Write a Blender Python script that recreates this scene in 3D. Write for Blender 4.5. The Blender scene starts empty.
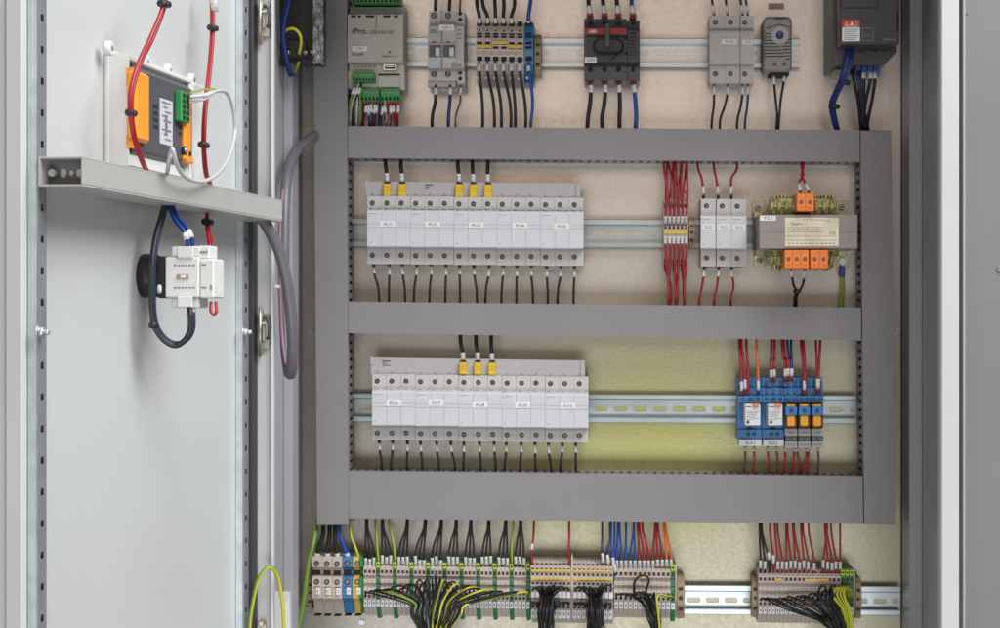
import bpy, math, random
from mathutils import Vector
R = random.Random(7)
C = bpy.context.scene.collection
D, F, CX, CY = 2.2, 1757.0, 605.0, 314.0      # camera distance to the mounting plate (m), focal length in photo pixels

# ------------------------------------------------------------------ frames
class Plate:
    """x,y are measured across the mounting plate, d = mm in front of it"""
    def fx(s, x, d): return (x-CX)*(D-d/1000)/F
    def fz(s, y, d): return (CY-y)*(D-d/1000)/F
    def out(s, X, d, Z): return Vector((X, -d, Z))
class Door:
    """x,y in mm along / up the open door, d = mm off its inner face"""
    O = Vector((-.439, -.84, 0)); u = Vector((.1093, .994, 0)); v = Vector((.994, -.1093, 0))
    def fx(s, x, d): return x/1000
    def fz(s, y, d): return y/1000
    def out(s, X, d, Z): return s.O + s.u*X + s.v*d + Vector((0, 0, Z))
PL, DR = Plate(), Door()
def dp(px, py, n):                 # point of the door face seen at px,py
    a = (CX-px)/F
    dist = (588.6-n)/(a+.11)
    return (dist-1360+.1093*n)/.994, (CY-py)*dist/F
def dn(px, s):                     # offset off the door for a point at s
    a = (CX-px)/F; s = s/1000
    return 1000*(-a*(1.36+.994*s)+.439-.1093*s)/(.994-.1093*a)

# ------------------------------------------------------------------ materials
def srgb(c):
    return tuple((v/12.92 if v <= .04045 else ((v+.055)/1.055)**2.4) for v in [q/255 for q in c])
def mat(name, col, rough=.5, metal=0., var=.06, scale=60, bump=0., coat=0., alpha=1., stretch=None, emit=0, trans=0):
    m = bpy.data.materials.new(name); m.use_nodes = True
    nt = m.node_tree; b = nt.nodes['Principled BSDF']
    b.inputs['Roughness'].default_value = rough; b.inputs['Metallic'].default_value = metal
    if coat: b.inputs['Coat Weight'].default_value = coat; b.inputs['Coat Roughness'].default_value = .2
    if alpha < 1: b.inputs['Alpha'].default_value = alpha
    if trans: b.inputs['Transmission Weight'].default_value = trans
    tc = nt.nodes.new('ShaderNodeTexCoord'); mp = nt.nodes.new('ShaderNodeMapping')
    if stretch: mp.inputs['Scale'].default_value = stretch
    nt.links.new(tc.outputs['Object'], mp.inputs[0])
    n = nt.nodes.new('ShaderNodeTexNoise'); n.inputs['Scale'].default_value = scale; n.inputs['Detail'].default_value = 4
    nt.links.new(mp.outputs[0], n.inputs['Vector'])
    r = nt.nodes.new('ShaderNodeMapRange'); r.inputs['From Min'].default_value = .3; r.inputs['From Max'].default_value = .7
    r.inputs['To Min'].default_value = 1-var; r.inputs['To Max'].default_value = 1+var
    nt.links.new(n.outputs['Fac'], r.inputs['Value'])
    mx = nt.nodes.new('ShaderNodeVectorMath'); mx.operation = 'SCALE'; mx.inputs[0].default_value = col
    nt.links.new(r.outputs[0], mx.inputs['Scale']); nt.links.new(mx.outputs[0], b.inputs['Base Color'])
    rr = nt.nodes.new('ShaderNodeMapRange'); rr.inputs['To Min'].default_value = max(.02, rough-.08); rr.inputs['To Max'].default_value = min(1, rough+.08)
    nt.links.new(n.outputs['Fac'], rr.inputs['Value']); nt.links.new(rr.outputs[0], b.inputs['Roughness'])
    if bump:
        bp = nt.nodes.new('ShaderNodeBump'); bp.inputs['Strength'].default_value = bump; bp.inputs['Distance'].default_value = .001
        n2 = nt.nodes.new('ShaderNodeTexNoise'); n2.inputs['Scale'].default_value = scale*12; nt.links.new(mp.outputs[0], n2.inputs['Vector'])
        nt.links.new(n2.outputs['Fac'], bp.inputs['Height']); nt.links.new(bp.outputs[0], b.inputs['Normal'])
    if emit:
        b.inputs['Emission Color'].default_value = (*col, 1); b.inputs['Emission Strength'].default_value = emit
    return m
M = {}
def dm(k, *a, **kw): M[k] = mat(k, *a, **kw)
dm('duct', (.240, .229, .234), .46, var=.035, scale=9, bump=.14)
dm('duct_in', (.17, .165, .165), .6, var=.04)
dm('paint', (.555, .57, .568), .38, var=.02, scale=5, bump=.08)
dm('paint_shaded', (.36, .36, .385), .45, var=.03, scale=5, bump=.08)  # cabinet paint darkened, interior shade put into the colour
dm('panel_grey', (.20, .193, .196), .5, var=.04, scale=4, bump=.1)
dm('bar', (.42, .415, .40), .42, var=.03, scale=8)
dm('zinc', (.66, .72, .73), .33, .75, var=.10, scale=70, bump=.15)
dm('railzinc', (.47, .525, .535), .30, .8, var=.10, scale=45, stretch=(.25, 1, 1))
dm('yzinc', (.62, .55, .30), .35, .6, var=.25, scale=90)
dm('steel', (.55, .54, .52), .3, .9, var=.1)
dm('brass', (.5, .46, .38), .35, .85, var=.1)
dm('rubber', (.035, .035, .037), .6, var=.1)
dm('dev', (.60, .60, .625), .42, var=.03, bump=.05)
dm('dev2', (.47, .465, .45), .45, var=.03, bump=.05)
dm('devlow', (.40, .385, .36), .5, var=.04)
dm('groove', (.20, .20, .22), .6)
dm('hole', (.012, .011, .010), .8)
dm('brownhole', (.06, .03, .018), .8)
dm('screw', (.22, .21, .19), .35, .8, var=.2)
dm('white', (.74, .74, .74), .5, var=.04)
dm('label', (.78, .78, .78), .45, var=.03)
dm('ink', (.05, .05, .06), .6)
dm('greyink', (.2, .2, .21), .6)
dm('busbar', (.42, .40, .41), .45, var=.03)
dm('yellow', (.72, .46, .02), .4, var=.05)
dm('jumper', (.72, .47, .07), .4, var=.05)
dm('beige', (.55, .48, .42), .5, var=.05, bump=.05)
dm('beige_dark', (.33, .29, .25), .55, var=.06)
dm('bracket', (.36, .27, .16), .5, var=.06)
dm('tblue', (.035, .19, .42), .42, var=.05)
dm('relayblue', (.035, .18, .44), .38, var=.05)
dm('green', (.016, .21, .05), .45, var=.08)
dm('ygreen', (.48, .62, .02), .45, var=.05)
dm('pcbgreen', (.03, .26, .07), .45, var=.06)
dm('black', (.022, .022, .022), .42, var=.1)
dm('darkgrey', (.055, .057, .063), .42, var=.06, bump=.05)
dm('red', (.33, .010, .018), .38, var=.06)
dm('redband', (.38, .03, .035), .45)
dm('brown', (.16, .035, .03), .45)
dm('blue', (.012, .06, .33), .38, var=.06)
dm('navy', (.012, .03, .13), .42, var=.06)
dm('orange', (.85, .22, .04), .42, var=.05)
dm('amber', (.85, .37, .015), .3, var=.05)
dm('brownclear', (.10, .035, .012), .15, var=.05, coat=.5)
dm('wblack', (.010, .010, .0105), .5, var=.1)
dm('wgreen', (.12, .27, .03), .38, var=.05)
dm('wyellow', (.58, .54, .03), .38, var=.05)
dm('wwhite', (.52, .52, .53), .4, var=.03)
dm('conduit', (.13, .125, .14), .38, var=.05)
dm('pinkflex', (.24, .13, .155), .45, var=.05)
dm('deepblue', (.01, .035, .2), .38, var=.06)
dm('raildark', (.12, .20, .21), .4, .5)
dm('seam', (.30, .30, .31), .5)
dm('basegrey', (.53, .515, .50), .45, var=.03, bump=.05)  # device grey darkened and warmed, shade on the fuse bases put into the colour
dm('drivefoot', (.085, .08, .075), .5)
dm('ctrl', (.50, .48, .42), .48, var=.03)
dm('orangep', (.90, .33, .03), .4, var=.04)
dm('meter', (.085, .085, .10), .4, var=.04)
dm('adapter', (.70, .70, .68), .45, var=.02)
dm('core', (.30, .265, .25), .45, .3, var=.08, scale=400, stretch=(.05, 1, 6))
dm('coil', (.36, .34, .13), .4, .2, var=.3, scale=150)
dm('nameplate', (.74, .68, .50), .4, .3, var=.14, scale=50)
dm('thermo', (.30, .295, .26), .5, var=.04)
dm('film', (.22, .24, .23), .2, var=.6, scale=160, coat=.6)
dm('redlabel', (.60, .05, .03), .5)
dm('foam', (.40, .40, .41), .5)

# wire-number sleeves: white plastic with tiny printed marks
def sleeve_mat():
    m = mat('sleeve', (.72, .72, .72), .42, var=.03)
    nt = m.node_tree; b = nt.nodes['Principled BSDF']; src = b.inputs['Base Color'].links[0].from_socket
    tc = nt.nodes.new('ShaderNodeTexCoord'); v = nt.nodes.new('ShaderNodeTexNoise'); v.inputs['Scale'].default_value = 800
    nt.links.new(tc.outputs['Object'], v.inputs['Vector'])
    cr = nt.nodes.new('ShaderNodeMapRange'); cr.inputs['From Min'].default_value = .57; cr.inputs['From Max'].default_value = .63
    nt.links.new(v.outputs['Fac'], cr.inputs['Value'])
    mx = nt.nodes.new('ShaderNodeMix'); mx.data_type = 'RGBA'
    nt.links.new(cr.outputs[0], mx.inputs['Factor']); nt.links.new(src, mx.inputs[6]); mx.inputs[7].default_value = (.24, .24, .26, 1)
    nt.links.new(mx.outputs[2], b.inputs['Base Color']); return m
M['sleeve'] = sleeve_mat()
dm('tag', (.70, .70, .70), .5)

# galvanised mounting plate: mottled zinc, yellow-green room reflection painted into its lower right
def plate_mat():
    m = bpy.data.materials.new('galvanised_plate'); m.use_nodes = True; nt = m.node_tree; L = nt.links.new
    b = nt.nodes['Principled BSDF']; b.inputs['Metallic'].default_value = .8
    tc = nt.nodes.new('ShaderNodeTexCoord')
    def noise(sc, det, st=(1, 1, 1)):
        mp = nt.nodes.new('ShaderNodeMapping'); mp.inputs['Scale'].default_value = st; L(tc.outputs['Object'], mp.inputs[0])
        n = nt.nodes.new('ShaderNodeTexNoise'); n.inputs['Scale'].default_value = sc; n.inputs['Detail'].default_value = det; L(mp.outputs[0], n.inputs['Vector']); return n.outputs['Fac']
    def rng(s, a, c, lo, hi):
        r = nt.nodes.new('ShaderNodeMapRange'); r.interpolation_type = 'SMOOTHSTEP'
        for k, v in (('From Min', a), ('From Max', c), ('To Min', lo), ('To Max', hi)): r.inputs[k].default_value = v
        L(s, r.inputs['Value']); return r.outputs[0]
    def mix(f, A, B):
        x = nt.nodes.new('ShaderNodeMix'); x.data_type = 'RGBA'; L(f, x.inputs['Factor'])
        for i, v in ((6, A), (7, B)):
            if isinstance(v, tuple): x.inputs[i].default_value = (*v, 1)
            else: L(v, x.inputs[i])
        return x.outputs[2]
    sep = nt.nodes.new('ShaderNodeSeparateXYZ'); L(tc.outputs['Object'], sep.inputs[0])
    def math_(op, a, c):
        x = nt.nodes.new('ShaderNodeMath'); x.operation = op
        for i, v in ((0, a), (1, c)):
            if isinstance(v, (int, float)): x.inputs[i].default_value = v
            else: L(v, x.inputs[i])
        return x.outputs[0]
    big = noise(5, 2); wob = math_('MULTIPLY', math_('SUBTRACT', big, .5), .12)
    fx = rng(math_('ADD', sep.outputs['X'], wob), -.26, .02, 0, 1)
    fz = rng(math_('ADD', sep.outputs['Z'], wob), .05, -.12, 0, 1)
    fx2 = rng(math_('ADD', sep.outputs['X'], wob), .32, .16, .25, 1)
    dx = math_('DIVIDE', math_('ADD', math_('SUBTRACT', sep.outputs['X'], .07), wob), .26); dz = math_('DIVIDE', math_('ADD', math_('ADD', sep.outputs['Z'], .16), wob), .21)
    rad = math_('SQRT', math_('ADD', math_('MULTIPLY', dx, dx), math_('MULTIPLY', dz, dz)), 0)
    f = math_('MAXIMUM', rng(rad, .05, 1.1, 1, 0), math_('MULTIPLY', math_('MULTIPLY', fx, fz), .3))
    base = mix(rng(sep.outputs['Z'], -.12, .32, 0, 1), (.40, .37, .32), (.74, .69, .625))  # lighter, warmer top: glare on the upper rows painted into the base colour
    col = mix(f, base, (.385, .385, .15))  # yellow-green reflection painted in as a soft patch
    mot = rng(noise(160, 3), .35, .65, .98, 1.02)
    br = rng(noise(260, 2, (1, 1, .5)), .3, .7, .965, 1.03)
    blot = rng(noise(4, 2), .3, .7, .98, 1.02)
    k = math_('MULTIPLY', math_('MULTIPLY', mot, br), blot)
    sc = nt.nodes.new('ShaderNodeVectorMath'); sc.operation = 'SCALE'; L(col, sc.inputs[0]); L(k, sc.inputs['Scale'])
    L(sc.outputs[0], b.inputs['Base Color'])
    L(rng(noise(160, 3), .3, .7, .36, .42), b.inputs['Roughness'])
    bp = nt.nodes.new('ShaderNodeBump'); bp.inputs['Strength'].default_value = .12; bp.inputs['Distance'].default_value = .001
    L(noise(240, 3), bp.inputs['Height']); L(bp.outputs[0], b.inputs['Normal'])
    return m
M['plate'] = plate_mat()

# ------------------------------------------------------------------ mesh builder
_txt = {}
def glyphs(s):
    if s not in _txt:
        cu = bpy.data.curves.new('t', 'FONT'); cu.body = s; cu.resolution_u = 2; cu.offset = .012
        o = bpy.data.objects.new('t', cu); C.objects.link(o); bpy.context.view_layer.update()
        me = o.to_mesh(); vs = [v.co.copy() for v in me.vertices]; fs = [tuple(p.vertices) for p in me.polygons]
        o.to_mesh_clear(); bpy.data.objects.remove(o); bpy.data.curves.remove(cu)
        xs = [v.x for v in vs]; x0, x1 = min(xs), max(xs)
        _txt[s] = ([Vector(((v.x-(x0+x1)/2), v.y-.35, 0)) for v in vs], fs, x1-x0)
    return _txt[s]
class MB:
    def __init__(s, fr=PL): s.fr = fr; s.v = []; s.f = []; s.m = []; s.sm = []
    def add(s, vs, fs, m=0, sm=False):
        o = len(s.v); s.v += vs
        for f in fs: s.f.append(tuple(i+o for i in f)); s.m.append(m); s.sm.append(sm)
        return s
    def box(s, x0, y0, x1, y1, d0, d1, m=0, b=.5, fr=None):
        fr = fr or s.fr
        X = sorted((fr.fx(x0, d1), fr.fx(x1, d1))); Z = sorted((fr.fz(y0, d1), fr.fz(y1, d1))); Y = (d0/1000, d1/1000)
        return s.cbox(X, Y, Z, m, b)
    def cbox(s, X, Y, Z, m=0, b=.5):
        b = min(b/1000, (X[1]-X[0])*.3, (Z[1]-Z[0])*.3, (Y[1]-Y[0])*.3); L = (X, Y, Z)
        vs = []; idx = {}
        for i in (0, 1):
            for j in (0, 1):
                for k in (0, 1):
                    c = (i, j, k)
                    for ax in range(3):
                        p = [L[a][c[a]] + (0 if a == ax else (b if c[a] == 0 else -b)) for a in range(3)]
                        idx[(i, j, k, ax)] = len(vs); vs.append(s.fr.out(*p))
        fs = []
        for ax in range(3):
            o = [a for a in range(3) if a != ax]
            for sd in (0, 1):
                q = []
                for (p, r) in ((0, 0), (1, 0), (1, 1), (0, 1)):
                    c = [0]*3; c[ax] = sd; c[o[0]] = p; c[o[1]] = r; q.append(idx[(*c, ax)])
                fs.append(tuple(q))
            for p in (0, 1):
                for r in (0, 1):        # edge along ax
                    c0 = [0]*3; c1 = [0]*3; c1[ax] = 1
                    for c in (c0, c1): c[o[0]] = p; c[o[1]] = r
                    fs.append((idx[(*c0, o[0])], idx[(*c1, o[0])], idx[(*c1, o[1])], idx[(*c0, o[1])]))
        for i in (0, 1):
            for j in (0, 1):
                for k in (0, 1): fs.append(tuple(idx[(i, j, k, a)] for a in range(3)))
        return s.add(vs, fs, m)
    def prism(s, pts, d0, d1, m=0, sm=False, bev=0):
        n = len(pts); fr = s.fr
        A = [(fr.fx(x, d1), fr.fz(y, d1)) for x, y in pts]
        rings = [(d0, 0), (d1, 0)] if not bev else [(d0, 0), (d1-bev, 0), (d1, bev/1000)]
        cx = sum(a[0] for a in A)/n; cz = sum(a[1] for a in A)/n; vs = []
        for d, ins in rings:
            for a in A:
                dx, dz = a[0]-cx, a[1]-cz; l = math.hypot(dx, dz) or 1; k = max(0, 1-ins*1.3/l)
                vs.append(fr.out(cx+dx*k, d/1000, cz+dz*k))
        fs = [tuple(range(n-1, -1, -1)), tuple(range((len(rings)-1)*n, len(rings)*n))]
        s.add(vs, fs, m)
        o = len(s.v)-len(vs)
        for r in range(len(rings)-1):
            for i in range(n):
                j = (i+1) % n
                s.f.append((o+r*n+i, o+r*n+j, o+(r+1)*n+j, o+(r+1)*n+i)); s.m.append(m); s.sm.append(sm)
        return s
    def cyl(s, x, y, r, d0, d1, m=0, n=14, ry=None, bev=0, r0=None):
        ry = ry or r
        return s.prism([(x+r*math.cos(2*math.pi*i/n), y+ry*math.sin(2*math.pi*i/n)) for i in range(n)], d0, d1, m, True, bev)
    def rrect(s, x0, y0, x1, y1, rad, d0, d1, m=0, bev=.6, n=5):
        p = []
        for cx, cy, a0 in ((x1-rad, y0+rad, -90), (x1-rad, y1-rad, 0), (x0+rad, y1-rad, 90), (x0+rad, y0+rad, 180)):
            for i in range(n+1):
                a = math.radians(a0+90*i/n); p.append((cx+rad*math.cos(a), cy+rad*math.sin(a)))
        return s.prism(p, d0, d1, m, True, bev)
    def xprof(s, x0, x1, pts, dr, m=0):       # side outline (depth, y) extruded across
        fr = s.fr; X0, X1 = fr.fx(x0, dr), fr.fx(x1, dr); n = len(pts)
        vs = [fr.out(X, d/1000, fr.fz(y, dr)) for X in (X0, X1) for d, y in pts]
        fs = [tuple(range(n)), tuple(range(2*n-1, n-1, -1))] + [(i, (i+1) % n, n+(i+1) % n, n+i) for i in range(n)]
        return s.add(vs, fs, m)
    def tube(s, P, r, m=0, n=8, cap=True, ms=None, tw=0., flat=1.):
        k = len(P); vs = []; up = Vector((0.02, 1, .03)).normalized(); N = None
        for i in range(k):
            T = (P[min(i+1, k-1)]-P[max(i-1, 0)]).normalized()
            if N is None: N = up - T*up.dot(T)
            else: N = N - T*N.dot(T)
            N.normalize(); B = T.cross(N); rr = r if not callable(r) else r(i/(k-1))
            for j in range(n):
                a = 2*math.pi*j/n + tw*i
                vs.append(P[i]+N*math.cos(a)*rr*flat+B*math.sin(a)*rr)
        o = len(s.v); s.v += vs
        for i in range(k-1):
            for j in range(n):
                q = (j+1) % n
                s.f.append((o+i*n+j, o+i*n+q, o+(i+1)*n+q, o+(i+1)*n+j)); s.sm.append(True)
                s.m.append(m if ms is None else ms[j % len(ms)])
        if cap:
            for e in (range(n), range((k-1)*n, k*n)):
                s.f.append(tuple(o+q for q in e)); s.m.append(m if ms is None else ms[0]); s.sm.append(False)
        return s
    def text(s, t, x, y, h, d, m=0, w=None, vert=False, mirror=False):
        vs, fs, tw = glyphs(t); fr = s.fr
        sc = abs(fr.fz(0, d)-fr.fz(h, d))/.72; sx = sc if w is None else abs(fr.fx(w, d)-fr.fx(0, d))/tw
        X, Z = fr.fx(x, d), fr.fz(y, d); out = []
        for v in vs:
            a, c = v.x*sx, v.y*sc
            if vert: a, c = -v.y*sc, v.x*sx
            out.append(fr.out(X+a, d/1000, Z+c))
        return s.add(out, fs, m)
    def screw(s, x, y, r, d, mh=0, ms=1):      # recessed screw: dark well with a slotted head
        s.cyl(x, y, r, d-4, d+.25, mh, 14)
        s.cyl(x, y, r*.62, d-3, d+.5, ms, 12)
        a = R.uniform(0, 3.14); c, q = math.cos(a)*r*.55, math.sin(a)*r*.55; e = r*.13
        s.prism([(x-c+q*.25, y-q-c*.25), (x+c+q*.25, y+q-c*.25), (x+c-q*.25, y+q+c*.25), (x-c-q*.25, y-q+c*.25)], d, d+.62, mh)
        return s
WL = {}
def finish(o, label, cat, group, kind):
    if label: o['label'] = label
    if cat: o['category'] = cat
    if group: o['group'] = group
    if kind: o['kind'] = kind
def build(mb, name, mats, parent=None, loc=None, label=None, cat=None, group=None, kind=None):
    base = WL[parent.name] if parent else Vector((0, 0, 0))
    if loc is None: loc = base if parent else (sum(mb.v, Vector())/len(mb.v))
    me = bpy.data.meshes.new(name); me.from_pydata([tuple(v-loc) for v in mb.v], [], mb.f)
    for k in mats: me.materials.append(M[k])
    me.polygons.foreach_set('material_index', mb.m); me.polygons.foreach_set('use_smooth', mb.sm); me.update()
    import bmesh
    bm = bmesh.new(); bm.from_mesh(me); bmesh.ops.recalc_face_normals(bm, faces=bm.faces); bm.to_mesh(me); bm.free()
    o = bpy.data.objects.new(name, me); C.objects.link(o)
    if parent: o.parent = parent
    o.location = loc-base; WL[o.name] = loc.copy()
    finish(o, label, cat, group, kind); return o
def thing(name, label, cat, at, group=None, fr=PL):
    o = bpy.data.objects.new(name, None); C.objects.link(o); o.empty_display_size = .01
    x, y, d = at; p = fr.out(fr.fx(x, d), d/1000, fr.fz(y, d)); o.location = p; WL[o.name] = p
    finish(o, label, cat, group, None); return o
def copy_thing(root, dx, dy, d, label, relabel=None):
    def cp(o, par):
        c = o.copy(); C.objects.link(c)
        if par: c.parent = par
        WL[c.name] = WL[o.name]
        for ch in [q for q in KIDS.get(o.name, [])]:
            KIDS.setdefault(c.name, []).append(cp(ch, c))
        return c
    off = Vector((dx*(D-d/1000)/F, 0, -dy*(D-d/1000)/F))
    c = cp(root, None); c.location = WL[root.name]+off; c['label'] = label; return c
KIDS = {}
def kids(root):
    for o in C.objects:
        if o.parent: 
            KIDS.setdefault(o.parent.name, [])
            if o not in KIDS[o.parent.name]: KIDS[o.parent.name].append(o)
ORD = ['first', 'second', 'third', 'fourth', 'fifth', 'sixth', 'seventh', 'eighth', 'ninth', 'tenth', 'eleventh', 'twelfth', 'thirteenth', 'fourteenth',
       'fifteenth', 'sixteenth', 'seventeenth', 'eighteenth', 'nineteenth', 'twentieth', 'twenty-first', 'twenty-second']
def P(x, y, d): return PL.out(PL.fx(x, d), d/1000, PL.fz(y, d))
def PD(px, py, n):
    s, z = dp(px, py, n); return DR.out(s/1000, n/1000, z/1000)
def spline(pts, k=7):
    p = [pts[0]*2-pts[1]]+list(pts)+[pts[-1]*2-pts[-2]]; out = []
    for i in range(1, len(p)-2):
        a, b, c, d = p[i-1:i+3]
        for j in range(k):
            t = j/k
            out.append(.5*((2*b)+(c-a)*t+(2*a-5*b+4*c-d)*t*t+(3*b-a-3*c+d)*t**3))
    out.append(p[-2]); return out
def wire(pts, r, m, label, group=None, sleeves=(), pf=P, name='wire', tip=None, k=7, cat='wire'):
    """pts: (x, y, depth) ; sleeves: (y0, y1) ranges that carry a white number sleeve"""
    W = spline([pf(*q) for q in pts], k)
    mb = MB()
    if m in ('pe', 'pey'): mb.tube(W, r/1000, 0, 9, ms=[1, 0, 0, 0, 0, 1, 1, 1, 1] if m == 'pe' else [0, 0, 0, 1, 1, 1, 1, 1, 0], tw=0); o = build(mb, name, ['wgreen', 'wyellow'], loc=W[0], label=label, cat=cat, group=group)
    else: mb.tube(W, r/1000, 0, 8); o = build(mb, name, [m], loc=W[0], label=label, cat=cat, group=group)
    for (a, b) in sleeves:
        seg = [w for w in spline([pf(*q) for q in pts], 24) if a <= CY - w.z*F/(D+w.y) <= b]
        if len(seg) > 2:
            q = max(1, len(seg)//5); sb = MB(); sb.tube(seg[::q] if len(seg) > 6 else [seg[0], seg[-1]], max(r*1.25, 1.95)/1000, 0, 8); build(sb, 'number_sleeve', ['sleeve'], o)
    if tip:
        seg = [w for w in spline([pf(*q) for q in pts], 24) if tip[0] <= CY - w.z*F/(D+w.y) <= tip[1]]
        if len(seg) > 2:
            sb = MB(); sb.tube([seg[0], seg[-1]], r*1.2/1000, 0, 8); build(sb, 'ferrule', [tip[2]], o)
    return o

# ================================================================== CABINET
cab = thing('electrical_cabinet', 'large light grey steel electrical cabinet standing open, holding all the devices', 'cabinet', (605, 800, 0))
def cpart(mb, name, mats, parent=None, label=None): return build(mb, name, mats, parent or cab, label=label)
def mm(X0, X1, Y0, Y1, Z0, Z1, m=0, b=.8, mb=None):    # box given in mm: across, depth in front of plate, height
    mb = mb or MB(); return mb.cbox((X0/1000, X1/1000), (Y0/1000, Y1/1000), (Z0/1000, Z1/1000), m, b)
ZB, ZT = -700, 468
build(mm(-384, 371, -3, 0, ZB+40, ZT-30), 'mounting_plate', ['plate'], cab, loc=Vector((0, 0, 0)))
cpart(mm(-400, 400, -40, -37, ZB, ZT), 'back_wall', ['paint_shaded'])
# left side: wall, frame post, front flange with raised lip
cpart(mm(-382, -379, -36.9, 290, ZB, ZT), 'side_wall', ['paint_shaded'])
cpart(mm(-378.8, -368, 90, 132, ZB, ZT), 'frame_post', ['paint_shaded'])
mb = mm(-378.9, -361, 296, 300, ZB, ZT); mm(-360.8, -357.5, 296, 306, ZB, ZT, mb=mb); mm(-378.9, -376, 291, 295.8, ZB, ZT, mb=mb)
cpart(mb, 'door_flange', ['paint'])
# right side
cpart(mm(387, 390, -36.9, 299, ZB, ZT), 'side_wall', ['paint_shaded'])
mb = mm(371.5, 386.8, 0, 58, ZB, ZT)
cpart(mb, 'frame_post', ['paint_shaded'])
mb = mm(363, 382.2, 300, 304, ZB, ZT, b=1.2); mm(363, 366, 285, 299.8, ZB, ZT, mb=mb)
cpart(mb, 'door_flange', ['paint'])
cpart(mm(-382, 390, -36, 299, ZT+.2, ZT+4), 'roof', ['paint_shaded'])
cpart(mm(-382, 390, -36, 299, ZB-4, ZB-.2), 'floor_pan', ['paint_shaded'])
# plate fixing screws
for (x, y) in ((312, 331), (896, 331), (362, 622)):
    mb = MB(); mb.cyl(x, y, 3.4, 0, 1, 0, 16, bev=.3).cyl(x, y, 2.2, 1, 3.2, 1, 6, bev=.5); cpart(mb, 'plate_screw', ['zinc', 'steel'])
# hinges
for y0 in (315, 3, 640):
    mb = MB(); mb.box(260.5, y0, 269.5, y0+34, 300.2, 304, 0, .6)
    mb.box(259, y0-5, 262.5, y0+6, 304.2, 310, 0).box(259, y0+28, 262.5, y0+40, 304.2, 310, 0)
    mb.cyl(260, y0, 0, 0, 1) if False else None
    mb.tube([P(260, y0-8, 312), P(260, y0+42, 312)], .0016, 0, 10)
    mb.tube(spline([P(262, y0+4, 306), P(266, y0+3, 308), P(269, y0+9, 309), P(269, y0+20, 309), P(267, y0+24, 307)], 6), .0016, 1, 8)
    mb.box(261.5, y0+7, 266, y0+9.5, 304.2, 312, 2, .5).box(262.5, y0+10, 264.5, y0+25, 304.2, 308, 2, .5)
    cpart(mb, 'hinge', ['brass', 'darkgrey', 'zinc'])
mb = MB(); mb.box(274.5, 285, 278, 288.5, 250, 262, 0, .6); cpart(mb, 'clip', ['white'])
# ---------------------------------------------------------- door (a part of the cabinet)
def dbox(s0, s1, n0, n1, z0=ZB+10, z1=ZT-10, m=0, b=.8, mb=None):
    mb = mb or MB(DR); return mb.cbox((s0/1000, s1/1000), (n0/1000, n1/1000), (z0/1000, z1/1000), m, b)
mb = dbox(2, 528, -13, -9.2); dbox(-12, -4, -21, -7.5, mb=mb, b=1.2); dbox(-3.9, 2, -40, -9.3, mb=mb); dbox(-9, -4, -46, -21.2, mb=mb, m=1)
door = cpart(mb, 'door', ['paint', 'paint'], label='open door with two perforated rails and a cross bar')
def prail(s0, w, pitch, z_off, holes=5.5):
    mb = dbox(s0, s0+2, -9, -.9)                       # face towards the free edge
    dbox(s0+w-2, s0+w, -9, -.9, mb=mb, m=0)
    z = ZB+10+z_off
    dbox(s0, s0+w*.3, -.8, 0, mb=mb, m=1, b=.2); dbox(s0+w*.7, s0+w, -.8, 0, mb=mb, m=1, b=.2)
    while z < ZT-20:
        dbox(s0+w*.3+.02, s0+w*.7-.02, -.8, -.02, z+holes, z+pitch, m=1, b=.1, mb=mb); z += pitch
    dbox(s0+2.1, s0+w-2.1, -9, -8, mb=mb, m=2)
    return build(mb, 'perforated_rail', ['zinc', 'steelgrey', 'hole'], door)
dm('steelgrey', (.30, .31, .33), .4, .4, var=.08)
prail(1, 15, 24.6, 7.5); prail(508, 17, 24.6, 3)
build(dbox(526, 547, -14, 4), 'gasket', ['rubber'], door)
for px in (43, 247):
    s, z = dp(px, 332, 4); mb = MB(DR)
    mb.cyl(s, z, 5.5, 0, 1, 0, 18, bev=.3).cyl(s, z, 4.4, 1, 5, 0, 6, bev=.8).cyl(s, z, 2.4, 5, 9, 0, 10, bev=.4)
    build(mb, 'bolt', ['zinc'], door)
# cross bar: open channel with screwed end plate
mb = MB(DR); Zt, Zb = 121.5, 98.5
dbox(-2, 520, 1, 3, Zb, Zt, mb=mb, b=.3)
dbox(-2, 522, 3.1, 37, Zt-1.6, Zt, mb=mb, b=.3); dbox(-2, 522, 3.1, 37, Zb, Zb+1.6, mb=mb, b=.3)
dbox(-2, 524, 35.4, 37.2, Zb+1.7, Zt-1.7, mb=mb, b=.3); dbox(522.2, 524, 1, 35.3, Zb, Zt, mb=mb, b=.3)
# end plate standing inside the channel, with holes
dbox(16, 18, 3.2, 35.2, Zb+1.8, Zt-1.8, mb=mb, m=1, b=.2)
for n, r in ((14, 3.4), (20.5, 2.2), (27, 3.4)):
    pts = [DR.out(.0155, (n+r*.75*math.cos(a*math.pi/8))/1000, (110+r*math.sin(a*math.pi/8))/1000) for a in range(16)]
    mb.add(pts, [tuple(range(16))], 2)
build(mb, 'cross_bar', ['bar', 'duct_in', 'paint'], door)
mb = MB(); c = DR.out(.012, .0075, .110); mb.tube([c+DR.u*.004, c-DR.u*.004], .003, 0, 10); build(mb, 'bolt', ['zinc'], door)
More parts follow.
